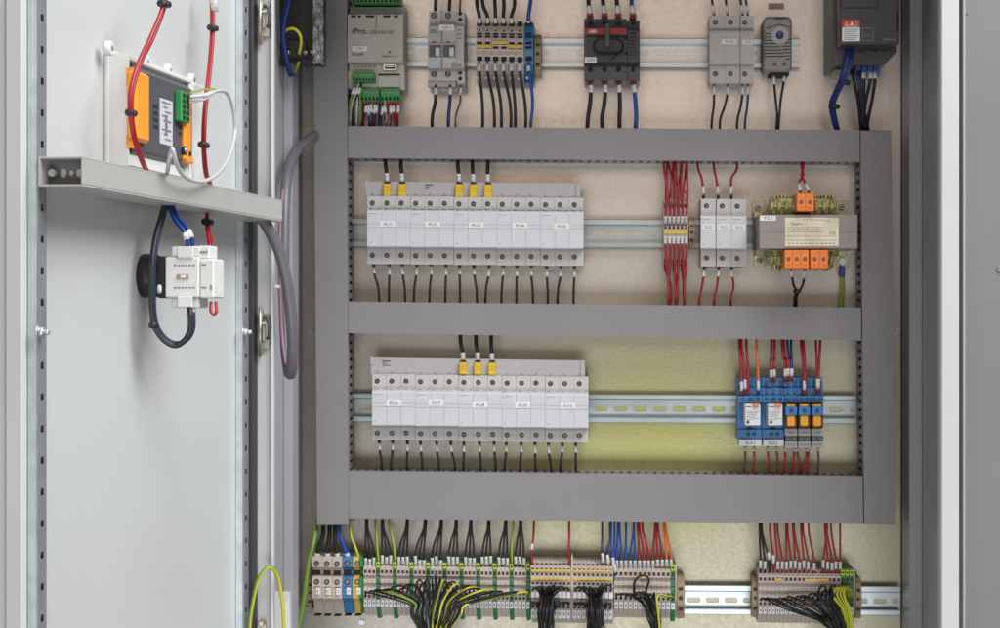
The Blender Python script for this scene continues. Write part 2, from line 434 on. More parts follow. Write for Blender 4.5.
# white bracket low on the left wall, by the earth lead
mb = MB(); mb.prism([(274, 592), (289.5, 592), (283, 603), (283, 640), (274, 640)], 255, 259).prism([(283.5, 603), (289, 592), (290, 640), (283.5, 640)], 245, 254)
build(mb, 'bracket', ['adapter'], None, label='white folded sheet bracket on the left wall behind the earth loop', cat='bracket')
mb = MB(); mb.cyl(261, 624, 3.4, 300, 312, 0, 6, bev=.5).cyl(261, 624, 1.8, 312, 322, 0, 10).box(257, 621, 266, 640, 300.2, 303, 0)
build(mb, 'earth_stud', ['brass'], None, label='small brass earth stud at the foot of the left flange', cat='stud')

# panel right of the cabinet
mb = mm(390.5, 620, 180, 184, ZB-60, ZT+40, b=1); pan = build(mb, 'side_panel', ['panel_grey'], label='plain grey steel panel beside the right edge of the cabinet', cat='panel')
mb = MB(); mb.rrect(956.5, 2, 969, 14.5, 1, 184.1, 184.5, 0, 0).rrect(957.2, 2.7, 968.3, 13.8, 1, 184.5, 184.7, 1, 0); build(mb, 'knockout', ['groove', 'panel_grey'], pan)
mb = MB(); mb.cyl(1000, 269, 3.2, 184.1, 185.5, 0, 16, bev=.5); build(mb, 'knockout', ['panel_grey'], pan)

# ================================================================== CABLE DUCTS
def duct(q, label, horiz, walls=(1, 1), pitch=8.55):
    """q: corners TL, TR, BR, BL of the front cover"""
    t = thing('cable_duct', label, 'cable duct', (q[3][0], q[3][1], 0), 'slotted grey cable ducts framing the device rows')
    mb = MB(); mb.prism(q, 57, 60, 0, bev=.6); build(mb, 'cover', ['duct'], t)
    mb = MB()
    lerp = lambda a, b, k: (a[0]+(b[0]-a[0])*k, a[1]+(b[1]-a[1])*k)
    sides = ((q[0], q[1]), (q[3], q[2])) if horiz else ((q[0], q[3]), (q[1], q[2]))
    w = 1.6
    for si, (a, b) in enumerate(sides):
        L = math.hypot(b[0]-a[0], b[1]-a[1]); n = int(L/pitch); sg = 1 if si == 0 else -1
        i0, i1 = .5*sg, (.5+w)*sg
        def strip(k0, k1, d0, d1):
            p, r = lerp(a, b, k0), lerp(a, b, k1)
            pts = ((p[0], p[1]+i0), (r[0], r[1]+i0), (r[0], r[1]+i1), (p[0], p[1]+i1)) if horiz else ((p[0]+i0, p[1]), (r[0]+i0, r[1]), (r[0]+i1, r[1]), (p[0]+i1, p[1]))
            A = [(PL.fx(x, 60), PL.fz(y, 60)) for x, y in pts]
            vs = [PL.out(X, d/1000, Z) for d in (d0, d1) for X, Z in A]
            mb.add(vs, [(0, 1, 2, 3), (4, 5, 6, 7), (0, 1, 5, 4), (1, 2, 6, 5), (2, 3, 7, 6), (3, 0, 4, 7)])
        strip(0, 1, .5, 12); strip(0, 1, 42, 57)
        for i in range(n):
            strip((i+.0)/n, (i+.6)/n, 12, 42)
    mb.prism(q, .2, .49, 1)
    build(mb, 'slotted_channel', ['duct', 'duct_in'], t)
    return t
duct([(312.7, -60), (346.6, -60), (348.6, 525), (317.2, 525.5)], 'left vertical grey cable duct running up the whole cabinet', False)
duct([(860.6, 130.5), (891.2, 130.8), (895, 524.5), (864.2, 524)], 'right vertical grey cable duct ending below the motor drive', False)
duct([(347.4, 126.2), (860, 130.2), (860.2, 162), (347.4, 158)], 'upper horizontal grey cable duct under the top device row', True)
duct([(347.8, 301.5), (861.5, 307.5), (861.8, 340.5), (347.8, 333)], 'middle horizontal grey cable duct between both long fuse rows', True)
duct([(348.2, 471), (863, 476), (863.5, 524), (348.4, 518.5)], 'tall lower horizontal grey cable duct above the terminal strips', True)

# ================================================================== DIN RAILS
def rail(x0, x1, yc, label, hh=14.2, ps=19.6, sh=2.6, sw=6.8, slope=0, ph=0):
    d = 15; mb = MB(); t = .9
    def band(ya, yb, d0, d1, m=0):
        mb.prism([(x0, ya), (x1, ya+slope), (x1, yb+slope), (x0, yb)], d0, d1, m)
    band(yc-hh, yc-hh*.72, d-1.2, d); band(yc+hh*.72, yc+hh, d-1.2, d)          # lips
    band(yc-hh*.74, yc-hh*.66, .3, d-1.25); band(yc+hh*.66, yc+hh*.74, .3, d-1.25)   # sides
    band(yc-hh*.655, yc-sh, .3, 1.5); band(yc+sh, yc+hh*.655, .3, 1.5)
    band(yc-hh-.7, yc-hh, d-1.6, d-.1, 1); band(yc+hh*.64, yc+hh*.66, 1.5, d-1.4, 1); band(yc+hh, yc+hh+.6, d-1.6, d-.1, 1); band(yc-hh*.66, yc-hh*.6, 1.5, 4, 1)
    x = x0+ph
    sl = lambda xx: slope*(xx-x0)/(x1-x0)
    first = x0
    while x+sw < x1:
        # web between slots with rounded ends
        l, r = first, x
        pl = [(l, yc-sh+.01+sl(l)), (r, yc-sh+.01+sl(r))]
        pl += [(r+sh*(1-math.cos(a)) if False else r+sh-sh*math.sin(a), yc+sl(r)-sh*math.cos(a)) for a in [i*math.pi/8 for i in range(1, 8)]]
        pl += [(r, yc+sh-.01+sl(r)), (l, yc+sh-.01+sl(l))]
        if l > x0: pl += [(l-sh+sh*math.sin(a), yc+sl(l)+sh*math.cos(a)) for a in [i*math.pi/8 for i in range(1, 8)]]
        mb.prism(pl, .3, 1.5)
        first = x+sw*2; x += ps
        if first > x1: first = x1-1
    mb.box(first, yc-sh+sl(first), x1, yc+sh+sl(first), .3, 1.5, 0, .1)
    o = build(mb, 'din_rail', ['railzinc', 'raildark'], None, label=label, cat='mounting rail', group='slotted steel mounting rails')
rail(402, 800, 52, 'slotted steel rail carrying the top device row', ph=-2, slope=1.5)
rail(351, 763, 232.5, 'slotted steel rail behind the upper long fuse row', ph=6, hh=13.6, slope=1.5)
rail(353, 856, 407.5, 'slotted steel rail behind lower fuse row and blue relays', ph=6, hh=13.6, slope=2)
rail(306, 900, 597.5, 'bright slotted steel rail carrying the bottom terminal strips', ph=9, hh=14, ps=18.6, slope=3.5)

# ================================================================== ROW 1
# controller
t = thing('controller', 'beige electronic controller with green plugs at the top left', 'controller', (376, 90, 0))
mb = MB(); mb.xprof(347.5, 403, [(5, 4), (38, 4), (42, 12), (58, 14), (60, 62), (46, 64), (42, 88), (5, 88)], 60, 0)
mb.box(349, 12.2, 400, 13.2, 50, 60.3, 1, .2)
for a, b in ((351, 356), (358, 361), (366, 374), (383, 390), (394, 398)): mb.box(a, 15.5, b, 17, 57, 60.4, 2, .1)
mb.box(376, 14, 376.5, 28, 58, 60.2, 1, .1)
mb.box(347.6, 71, 353, 88, 40, 46.5, 0, .4).box(378, 74, 400, 75.2, 42, 46, 2, .1).box(378, 76, 400, 87, 40, 45.5, 0, .4)
build(mb, 'housing', ['ctrl', 'groove', 'hole'], t)
mb = MB(); mb.text('iPro.', 360, 31.2, 5.6, 60.4, 0, w=15).text('GENIUS', 381, 32.3, 3.4, 60.4, 1, w=24)
mb.text('Dixell', 357.5, 54, 2.6, 60.4, 0, w=11).text('EMERSON', 390, 56.2, 1.9, 60.4, 1, w=15.5)
mb.prism([(389.6, 50.5), (391.4, 52.5), (388, 52.7)], 60, 60.5, 0)
for x in range(353, 376, 4): mb.box(x, 66.5, x+2.4, 67.3, 40, 51.3-3.5, 1, .1)
build(mb, 'lettering', ['ink', 'greyink'], t)
mb = MB(); mb.box(352, 46, 367.5, 51.2, 60, 60.4, 0, .1).text('CP1', 359.5, 48.6, 2.4, 60.6, 1, w=6); build(mb, 'label_tag', ['label', 'greyink'], t)
mb = MB(); mb.box(383, 64, 397, 70.5, 40, 56, 0, .4).box(385, 65.6, 395, 69, 50, 56.4, 1, .3).box(386, 66.2, 394, 67.4, 50, 57, 0, .2); build(mb, 'usb_port', ['steel', 'hole'], t)
def plug(x0, y0, x1, y1, d0, d1, n):
    mb = MB(); mb.box(x0, y0, x1, y1, d0, d1, 0, .6); w = (x1-x0)/n
    for i in range(n): mb.box(x0+w*(i+.22), y1-(y1-y0)*.38, x0+w*(i+.78), y1-(y1-y0)*.12, d0, d1+.3, 1, .1).cyl(x0+w*(i+.5), y0+(y1-y0)*.3, w*.3, d0, d1+.3, 2, 8)
    build(mb, 'terminal_plug', ['pcbgreen', 'hole', 'screw'], t)
plug(352, -6, 400, 3.8, 20, 52, 12); plug(352.5, 72.5, 374.5, 82, 40, 58, 7); plug(356.5, 88.5, 379.3, 102, 20, 50, 6); plug(380.3, 88.5, 400, 102, 20, 50, 5)
mb = MB(); mb.box(356, 102.2, 400.5, 103.6, 30, 51, 0, .2); build(mb, 'edge_strip', ['orange'], t)
cols = ['wwhite', 'pe', 'black', 'red', 'navy', 'navy', 'red', 'navy', 'black', 'navy', 'wwhite', 'red', 'red', 'brown', 'red', 'red']
cn = {'wwhite': 'white', 'pe': 'green and yellow', 'black': 'black', 'red': 'red', 'navy': 'dark blue', 'brown': 'brown', 'blue': 'blue', 'wblack': 'black', 'orangew': 'orange'}
dm('orangew', (.75, .14, .02), .4, var=.05)
for i, c in enumerate(cols):
    x = 358+i*2.7; y = 103 if i > 1 else 84
    wire([(x, y-4, 45), (x+R.uniform(-.6, .6), y+6, 58), (x+R.uniform(-2, 1.5), 118, 50), (x+R.uniform(-3, 1), 132, 35)], 1.15, c,
         f'thin {cn[c]} wire, {ORD[i]} from left below the beige controller', 'thin wires under the controller', [(104+R.uniform(0, 3), 112+R.uniform(0, 4))] if i > 2 and R.random() < .75 else [])
for i in range(3):
    wire([(356+i*3, 83, 56), (353+i*3, 92, 62), (350+i*2, 104, 60), (349+i*1.5, 118, 45), (350+i, 132, 35)], 1.1, ['pe', 'wwhite', 'black'][i],
         f'{["green and yellow", "white", "black"][i]} lead curving left from the small controller plug', 'leads of the small controller plug', [(88, 95)])

# two-pole circuit breaker
t = thing('circuit_breaker', 'grey two pole circuit breaker with label below its top screws', 'circuit breaker', (445, 80, 0))
mb = MB(); prof = [(5, 9), (44, 9), (44, 24), (58, 26), (60, 42), (62, 44), (62, 55), (60, 60), (58, 68), (44, 70), (44, 79), (30, 80), (30, 88), (5, 88)]
mb.xprof(427.8, 456, prof, 60, 0); mb.box(427.9, 79.2, 455.9, 87, 31, 40, 4, .5)
mb.box(441.6, 9.2, 442.2, 24, 43, 44.3, 1, .1).box(441.6, 27, 442.2, 68, 58, 62.4, 1, .1)
mb.box(429, 44.6, 441, 57, 50, 62.6, 3, .4).box(442.8, 44.6, 455, 57, 50, 62.6, 3, .4)
for x in (434, 448): mb.screw(x, 15.5, 3.1, 44, 2, 5).screw(x, 74, 3, 44, 2, 5).box(x-2, 41.3, x+2, 43, 60, 61.4, 6, .1)
mb.box(430, 30, 436, 30.7, 58, 60.2, 1, .1).box(430, 32.2, 438, 32.9, 58, 60.2, 1, .1).box(453, 62, 454.5, 66, 50, 60, 1, .1)
build(mb, 'housing', ['dev2', 'groove', 'hole', 'meter', 'devlow', 'screw', 'redband'], t)
for x in (438, 452): 
    mb = MB(); mb.rrect(x-2.9, 47, x+1.9, 56, 1, 60, 68, 0, 1); build(mb, 'toggle', ['dev'], t)
mb = MB(); mb.box(439, 24.8, 454, 30.5, 58, 62.9, 0, .1).text('QF1', 446.5, 27.6, 3.2, 63.1, 1, w=8.5); build(mb, 'label_tag', ['label', 'greyink'], t)
mb = MB(); mb.xprof(456.2, 463.8, [(5, 10), (46, 10), (46, 24), (58, 26), (60, 60), (58, 68), (44, 70), (44, 82), (5, 88)], 60, 0)
for y in (13.5, 19.5): mb.cyl(460.2, y, 1.9, 40, 46.4, 1)
for y in (73, 78.5): mb.cyl(460.2, y, 1.9, 40, 44.4, 1)
for i in range(3): mb.box(457.5, 30+i*4, 461, 30.7+i*4, 58, 60.2, 2, .1)
mb.box(451.5, 64, 461.5, 67, 58, 60.3, 3, .1)
build(mb, 'auxiliary_contact', ['dev2', 'hole', 'groove', 'bracket'], t)
for i, (x, c, r, w) in enumerate(((435.5, 'wblack', 2.3, 'black'), (449.5, 'navy', 2.2, 'dark'), (460, 'brown', 1.3, 'brown'))):
    wire([(x, 16, 30), (x, 8, 40), (x+.5, -2, 42), (x+1, -14, 42)], r, 'wblack' if i < 2 else c, f'{"black" if i<2 else "brown"} wire entering the circuit breaker from above, {ORD[i]} from left', 'wires above the circuit breaker')
for i, (x, c, r, e) in enumerate(((435.8, 'wblack', 2.2, 432), (450.3, 'navy', 2.2, 448.2), (460.5, 'brown', 1.2, 455.5))):
    wire([(x, 80, 35), (x, 92, 42), (x-.4, 102, 44), (e+.4, 116, 42), (e, 135, 36)], r, c, f'{["black", "dark blue", "brown"][i]} wire hanging from the bottom of the circuit breaker', 'wires below the circuit breaker', [(88, 95.5)])
wire([(460.7, 90, 40), (462.2, 104, 46), (457, 118, 42), (457, 135, 36)], .8, 'wwhite', 'thin white wire beside the brown one under the circuit breaker', None)

# supply terminals (one prototype, copied)
TB = (44, 50)
def big_block(x, w, colour, label, group):
    t = thing('terminal_block', label, 'terminal block', (x+w/2, 80, 0), group)
    mb = MB(); mb.xprof(x+.15, x+w-.15, [(5, 21), (36, 21), (46, 30), (50, 40), (50, 55), (46, 64), (38, 73), (24, 80), (5, 82)], 50, 0)
    c = x+w/2
    mb.box(c-w*.34, 33, c+w*.34, 34.6, 40, 49.2, 1, .1).box(c-w*.34, 35.6, c+w*.34, 37.6, 40, 50, 1, .1)
    mb.cyl(c, 30.5, 1, 40, 47, 1, 8); mb.box(c-w*.3, 20.8, c+w*.3, 26, 33, 41.8, 1, .3)
    mb.box(c-w*.34, 41.5, c+w*.34, 44.5, 45, 50.3, 1, .1).box(c-w*.34, 46, c+w*.34, 48.5, 45, 50.3, 1, .1)
    mb.box(c-w*.34, 56.3, c+w*.34, 60.8, 40, 49.8, 1, .1).cyl(c, 63, .9, 40, 47.5, 1, 8)
    mb.box(x+.5, 51.5, x+w-.6, 52.2, 45, 50.4, 2, .1).box(x+.5, 53.4, x+w-.6, 54, 45, 50.4, 2, .1)
    build(mb, 'housing', [colour, 'hole', 'beige_dark'], t)
    mb = MB(); mb.box(c-w*.3, 74.5, c+w*.3, 79, 22, 34, 0, .3); build(mb, 'marker_tag', ['label'], t); return t
bb = big_block(475.6, 8.05, 'beige', 'beige supply terminal in the top row, first from the left', 'beige supply terminals in the top row')
kids(None)
for i in range(1, 6): copy_thing(bb, 8.05*i, .12*i, 50, f'beige supply terminal in the top row, {ORD[i]} from the left')
big_block(524, 9.4, 'tblue', 'blue neutral terminal at the right end of the top supply terminals', None)
for i, (a, b, y) in enumerate(((476.6, 491, 44.3), (492, 507.5, 40.6), (508.8, 523.2, 44.5))):
    mb = MB(); mb.box(a, y, b, y+3.4, 45, 52.5, 0, .4).box((a+b)/2-.3, y+.4, (a+b)/2+.3, y+3, 50, 52.8, 1, .1)
    build(mb, 'jumper', ['jumper', 'bracket'], None, label=f'{["left", "middle raised", "right"][i]} yellow jumper bridging two supply terminals in the top row', cat='jumper', group='yellow jumpers on the supply terminals')
def end_bracket(x0, x1, y0, y1, label):
    mb = MB(); mb.xprof(x0, x1, [(3, y0), (26, y0), (34, y0+(y1-y0)*.12), (38, y0+(y1-y0)*.35), (38, y0+(y1-y0)*.65), (30, y1), (3, y1)], 35, 0)
    c = (x0+x1)/2; w = (x1-x0)*.28; h = (y1-y0)
    mb.cyl(c, y0+h*.5, w, 30, 38.5, 1, 12).box(c-w, y0+h*.25, c+w, y0+h*.32, 30, 37.6, 1, .1).box(c-w, y0+h*.72, c+w, y0+h*.8, 30, 37.4, 1, .1)
    return build(mb, 'end_bracket', ['bracket', 'brownhole'], None, label=label, cat='end bracket', group='tan end brackets on the rails')
end_bracket(534.5, 541, 33.5, 74, 'tan end bracket right of the blue neutral terminal')
tops = (477, 483, 495, 504, 514.5)
for i in range(6):
    c = 479.6+8.05*i
    if i < 5: wire([(c, 25, 38), (c-.3, 16, 44), (tops[i], 5, 44), (tops[i]-1, -12, 40)], 2.25, 'wblack', f'black wire entering the top row supply terminals from above, {ORD[i]} from left', 'black wires above the supply terminals', [(17.5, 27)])
    dx = (3.2, 6.8, 5.8, 7.3, 3.5, 6)[i]
    wire([(c, 61, 44), (c-.4, 68, 52), (c+dx*.2, 80, 50), (c+dx*.8, 100, 46), (c+dx, 118, 42), (c+dx-.5, 136, 36)], 1.9, 'wblack', f'black wire leaving the top row supply terminals downwards, {ORD[i]} from left', 'black wires below the supply terminals', [(64, 71.5)])
wire([(528.7, 26, 36), (528.6, 16, 44), (530.5, 2, 44), (531, -12, 40)], 2.4, 'blue', 'blue wire entering the blue neutral terminal from above', None, [(20, 28)])
wire([(528.7, 61, 44), (528.7, 70, 52), (531, 84, 50), (532.6, 104, 46), (531, 122, 42), (530, 136, 36)], 1.9, 'blue', 'blue wire leaving the blue neutral terminal downwards', None, [(66, 73)])

# switch disconnector
t = thing('switch_disconnector', 'dark grey rotary switch disconnector with red band and black knob', 'switch', (612, 84, 0))
mb = MB(); pr = [(5, 17), (46, 17), (48, 27), (60, 29), (62, 63), (50, 66), (48, 79), (5, 81)]
mb.xprof(584, 627, pr, 60, 0); mb.xprof(627.4, 639.8, [(5, 18.5), (44, 18.5), (46, 28), (56, 30), (58, 62), (48, 66), (46, 79), (5, 81)], 60, 0)
for x in (590.5, 604.5, 618.5): mb.cyl(x, 23, 2.6, 40, 47.6, 1).cyl(x, 69.5, 2.6, 40, 50, 1)
for x in (633,): mb.cyl(x, 23.5, 2.3, 40, 46, 1).cyl(x, 69.5, 2.3, 40, 48.5, 1)
mb.box(586, 36, 625, 36.5, 60, 62.1, 1, .1).box(586, 62, 625, 62.6, 60, 62.2, 1, .1)
for y in (36, 52): mb.box(624.5, y, 627, y+3, 60, 63, 1, .1)
for i in range(7): mb.box(629.5, 33+i*3.6, 636, 33.6+i*3.6, 56, 57.8, 1, .1)
mb.prism([(610, 60), (617.5, 53.4), (618, 54.2), (611, 60.5)], 61, 62.3, 1)
build(mb, 'housing', ['darkgrey', 'hole'], t)
mb = MB(); mb.box(584.2, 28.2, 626.8, 34.6, 60, 62.2, 0, .2).text('ABB', 592.5, 31.4, 3.4, 62.4, 1, w=7.5); build(mb, 'red_band', ['redband', 'label'], t)
mb = MB(); mb.rrect(593, 38.5, 624, 52.3, 6.8, 62, 78, 0, 2.2).rrect(605, 22, 610, 48, 2.2, 76, 84, 1, 1.5).cyl(600.5, 46, 1.5, 78, 79, 0)
build(mb, 'rotary_knob', ['black', 'darkgrey'], t)
mb = MB(); mb.box(584.8, 57, 596.5, 63, 61, 62.6, 0, .1).text('QS1', 590.6, 60, 3, 62.8, 1, w=7.6); build(mb, 'label_tag', ['label', 'greyink'], t)
for i, x in enumerate((590, 604.5, 618.3, 633)):
    for y0, y1 in ((13.5, 18.5), (78, 84.5)):
        mb = MB(); mb.box(x-3.4, y0, x+3.4, y1, 20, 42, 0, .8).cyl(x, (y0+y1)/2+1.5, 2, 30, 44, 1); build(mb, 'terminal_collar', ['redband', 'brownhole'], t)
    c = 'wblack' if i < 3 else 'blue'; nm = 'black' if i < 3 else 'blue'
    wire([(x, 18, 35), (x-.5, 10, 38), (x-1.5, 2, 38), (x-2.5+(3.5 if i == 3 else 0), -14, 36)], 2.6, c, f'thick {nm} wire into the switch disconnector from above, {ORD[i]} from left', 'thick wires above the switch disconnector', [(5, 14)])
    dx = (-2.5, -3, 1.5, 4)[i]; e = (-3, -1.5, 1, 2)[i]
    wire([(x+.5, 80, 35), (x+1, 88, 40), (x+1+dx*.4, 104, 42), (x+dx*.8, 118, 40), (x+e, 136, 36)], 2.6, c, f'thick {nm} wire hanging from the switch disconnector, {ORD[i]} from left', 'thick wires below the switch disconnector', [(85, 94.5)])

# fuse holder in the top row
def fuse_body(name, x0, pitch, poles, yt, yf0, yf1, yb, screws_y, label, group, text, lab, mid_lines=True, d=66, bar=0, tick=True, tall=None, mats=('dev', 'devlow')):
    x1 = x0+pitch*poles
    t = thing(name, label, 'fuse holder', ((x0+x1)/2, yb, 0), group)
    mb = MB(); q = 50
    mb.xprof(x0+.25, x1-.1, [(5, yt), (q, yt), (q, yb), (5, yb)], q, 0)
    for i in range(poles):
        c = x0+pitch*(i+.5)-2+(pitch-14.4)*.3
        mb.screw(c, screws_y[0], 2.55, q, 1, 2).screw(c, screws_y[1], 2.55, q, 1, 2)
        if i: mb.box(x0+pitch*i-.15, yt+.5, x0+pitch*i+.3, yb-.4, 40, q+.15, 3, .05)
        mb.box(c-2.6, yb-.6, c+2.6, yb+.3, 20, q-8, 1, .2)
        mb.box(c-.6, yb-3.6, c+.6, yb-3, q-1, q+.25, 3, .05)
    mb.box(x0+.6, yf1-.1, x1-.2, yf1+1.2, q-2, q+3, 4, .3)
    build(mb, 'base', ['basegrey' if mats[0] == 'dev' else mats[0], 'hole', 'screw', 'seam', mats[1]], t)
    mb = MB(); mb.xprof(x0+.12, x1-.12, [(q-2, yf0-.6), (d-6, yf0), (d-.8, yf0+1.5), (d, yf0+3), (d, yf1-1.2), (d-1.2, yf1), (q-2, yf1+.3)], d, 0)
    ym = (yf0+yf1)/2
    if mid_lines:
        for y in (ym-4.7, ym-1): mb.box(x0+.3, y, x1-.3, y+.35, d-1, d+.08, 1, .03)
    for i in range(1, poles): mb.box(x0+pitch*i-.15, yf0+2.5, x0+pitch*i+.2, yf1-1, d-1, d+.1, 1, .03)
    mb.box(x0-.1, yf0+2, x0+.22, yf1, d-8, d-.6, 1, .03)
    for i in range(5): mb.box(x0+1.6+i*1.7, yf0+4.2, x0+2.7+i*1.7, yf0+4.9, d-1, d+.12, 2, .03)
    mb.box(x0+2, yf0+7.2, x0+3.4, yf0+7.7, d-1, d+.12, 2, .03); mb.box(x0+2, yf1-5, x0+4, yf1-4.4, d-1, d+.12, 2, .03)
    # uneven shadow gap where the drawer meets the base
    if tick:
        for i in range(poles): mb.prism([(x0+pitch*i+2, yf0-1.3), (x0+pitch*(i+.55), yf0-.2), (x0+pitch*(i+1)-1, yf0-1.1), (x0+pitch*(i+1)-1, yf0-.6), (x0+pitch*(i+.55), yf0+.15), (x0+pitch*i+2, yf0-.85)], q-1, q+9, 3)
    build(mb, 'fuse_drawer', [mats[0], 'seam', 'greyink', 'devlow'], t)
    mb = MB(); lx0, ly0, lx1, ly1 = lab; mb.box(lx0, ly0, lx1, ly1, d, d+.5, 0, .1).text(text, (lx0+lx1)/2+.3, (ly0+ly1)/2, (ly1-ly0)*.52, d+.7, 1, w=(lx1-lx0)*.55)
    build(mb, 'label_tag', ['label', 'greyink'], t)
    return t
fuse_body('fuse_holder', 709.5, 15.2, 2, 15.5, 29, 64.5, 83, (22.3, 73.8), 'grey two pole fuse holder left of the thermostat in the top row', None, 'FU20', (721.5, 39.3, 737, 44), False, 60, mats=('dev2', 'devlow'), tick=False)
fuse_body('fuse_holder', 740.3, 13.4, 1, 15.7, 29.2, 64.7, 83.2, (22.5, 74), 'narrow single pole fuse holder immediately left of the grey thermostat', None, 'FU30', (742.5, 39.8, 753, 44.3), False, 60, mats=('dev2', 'devlow'), tick=False)
for i, (x, c, e) in enumerate(((714.3, 'wblack', 711.5), (728, 'wblack', 719.8), (742.8, 'wblack', 737), (748.2, 'navy', 744.8))):
    wire([(x, 18, 32), (x-1.2, 8, 40), (x-3, -4, 42), (x-4, -14, 40)], 1.5, c, f'{cn[c]} wire into the top row fuse holders from above, {ORD[i]} from left', 'wires above the top row fuse holders', [(5, 14)])
    wire([(x-.3, 82, 34), (x-.2, 92, 42), ((x+e)/2+.8, 106, 42), (e+.4, 120, 40), (e, 136, 36)], 1.5, c, f'{cn[c]} wire hanging from the top row fuse holders, {ORD[i]} from left', 'wires below the top row fuse holders', [(86, 95)])

# thermostat
t = thing('thermostat', 'grey rounded thermostat with blue dial and slotted vents', 'thermostat', (778, 72, 0))
mb = MB(); mb.rrect(763.4, 16.3, 792, 71.8, 5, 8, 46, 0, 3.5)
for i in range(9):
    y = 33.5+i*3.2; k = i/8
    xe = 776-3*abs(k-.2)+(k*14 if k > .3 else 0)
    mb.box(764.8, y, min(784, xe-2), y+.9, 44, 46.3, 1, .05) if k < .99 else None
    if i > 1: mb.box(min(789, 779+k*6), y-.6, 790, y+.3, 44, 46.3, 1, .05)
for i in range(4): mb.box(775+i*2.6, 17.6, 776.6+i*2.6, 19, 44, 46.2, 1, .05)
mb.prism([(766, 28), (779, 24), (790, 27), (790, 27.6), (779, 24.7), (766, 28.8)], 45, 46.4, 1)
for x in (774.7, 784.3): mb.screw(x, 64, 2, 46, 1, 2)
mb.box(770, 71.5, 789, 75.5, 10, 40, 1, .5)
build(mb, 'housing', ['thermo', 'hole', 'screw'], t)
mb = MB(); mb.cyl(780, 35.2, 9.2, 45.8, 46.6, 1, 28).cyl(780, 35.2, 8.3, 46, 46.9, 2, 28)
for i in range(12):
    a = i*math.pi/6+.2; mb.box(780+6.7*math.cos(a)-.35, 35.2+6.7*math.sin(a)-.35, 780+6.7*math.cos(a)+.35, 35.2+6.7*math.sin(a)+.35, 46.5, 47.1, 3, .02)
mb.cyl(780, 35.2, 3.6, 46, 51, 0, 20, bev=.8).box(779.7, 32.2, 780.3, 35, 50, 51.4, 2, .05)
build(mb, 'dial', ['navy', 'thermo', 'dev2', 'greyink'], t)
wire([(774.5, 72, 30), (774, 80, 38), (775.5, 98, 42), (777, 114, 42), (776, 136, 36)], 1.5, 'wblack', 'left black wire hanging from the thermostat', None, [(75, 85)])
wire([(784.5, 72, 30), (784, 80, 38), (781, 98, 44), (779.5, 114, 42), (778, 136, 36)], 1.5, 'wblack', 'right black wire hanging from the thermostat', None, [(75, 84)])
mb = MB(); mb.box(768.2, 3.3, 784, 9.3, .2, .8, 0, .1).text('BT1', 776, 6.3, 3, 1, 1, w=8); build(mb, 'label_sticker', ['core', 'groove'], None, label='small grey sticker on the plate above the thermostat', cat='sticker')

# motor drive
t = thing('motor_drive', 'dark grey motor drive with red and white warning label', 'motor drive', (868, 70, 0))
mb = MB(); mb.box(839.6, -40, 899.6, 44.8, 12, 130, 0, 1.5).box(833, -40, 838.8, 66, 5, 95, 1, .6)
mb.box(841.5, -4, 878, -1, 128, 130.4, 2, .1).box(841.5, 7.5, 878, 8.2, 129, 130.3, 2, .05).box(841, -10, 841.7, 8.2, 129, 130.3, 2, .05).box(877.3, -10, 878, 8.2, 129, 130.3, 2, .05)
mb.prism([(897, 12), (899, 10.5), (899, 32), (897, 30)], 129, 130.5, 2)
build(mb, 'housing', ['darkgrey', 'drivefoot', 'hole'], t)
mb = MB(); mb.prism([(838, 45.5), (897, 45.5), (897, 52), (893, 56), (889, 60), (884, 65.5), (838, 65.5)], 12, 96, 0)
for i in range(4): mb.box(845+i*12, 50, 853+i*12, 50.8, 94, 96.4, 1, .1)
mb.prism([(872, 47), (879, 47), (875.5, 52)], 95, 97, 1)
build(mb, 'terminal_cover', ['darkgrey', 'hole'], t)
mb = MB(); mb.box(833, 68, 880, 76, 5, 30, 0, .6).box(834, 69, 850, 75.5, 30, 70, 1, .6)
for x in (839, 846.5): mb.cyl(x, 72, 2, 69, 71, 0)
build(mb, 'mounting_foot', ['steelgrey', 'core'], t)
mb = MB()
for i in range(4): mb.box(856+i*6, 65.6, 861.4+i*6, 70.6, 30, 92, 0, .6)
build(mb, 'terminal_strip', ['deepblue'], t)
mb = MB(); mb.box(842.2, 19.6, 860, 27.2, 130, 130.5, 0, .1).box(842.2, 27.3, 860, 41.2, 130, 130.5, 1, .1)
mb.prism([(844.4, 25), (848.4, 25), (846.4, 21)], 130.4, 130.8, 3).prism([(849.8, 25), (853.6, 25), (851.7, 21.2)], 130.4, 130.8, 1)
mb.text('!', 846.4, 23.4, 2.2, 131, 2).text('WARNING', 851, 26, 1.3, 130.7, 1, w=13)
for i in range(6): mb.box(844, 29.2+i*2, 858.4-(i % 3)*1.8, 29.8+i*2, 130.3, 130.7, 2, .02)
mb.box(855, 21, 858.6, 25, 130.4, 130.7, 4, .05)
build(mb, 'warning_label', ['redlabel', 'label', 'greyink', 'jumper', 'bracket'], t)
mb = MB()
for (a, b, c, d_) in ((862, 28, 873.5, 28.5), (862, 40.3, 873.5, 40.8), (862, 28, 862.5, 40.8), (873, 28, 873.5, 40.8)): mb.box(a, b, c, d_, 130, 130.4, 0, .02)
mb.text('ATV12', 867.8, 35.6, 2, 130.5, 0, w=8.5).text('Schneider', 890, 39.4, 2.2, 130.5, 0, w=13)
build(mb, 'lettering', ['core'], t)
wire([(849, 45, 98), (847.5, 58, 105), (843, 76, 100), (836, 92, 80), (831.5, 104, 62), (833, 116, 50), (838, 134, 36)], 3.6, 'navy', 'left strand of the tied dark blue cable from the motor drive', None)
wire([(853, 45, 98), (851, 60, 108), (845, 78, 103), (838, 93, 84), (834, 104, 66), (835.5, 117, 50), (839.5, 134, 36)], 2.2, 'deepblue', 'right strand of the tied dark blue cable from the motor drive', None)
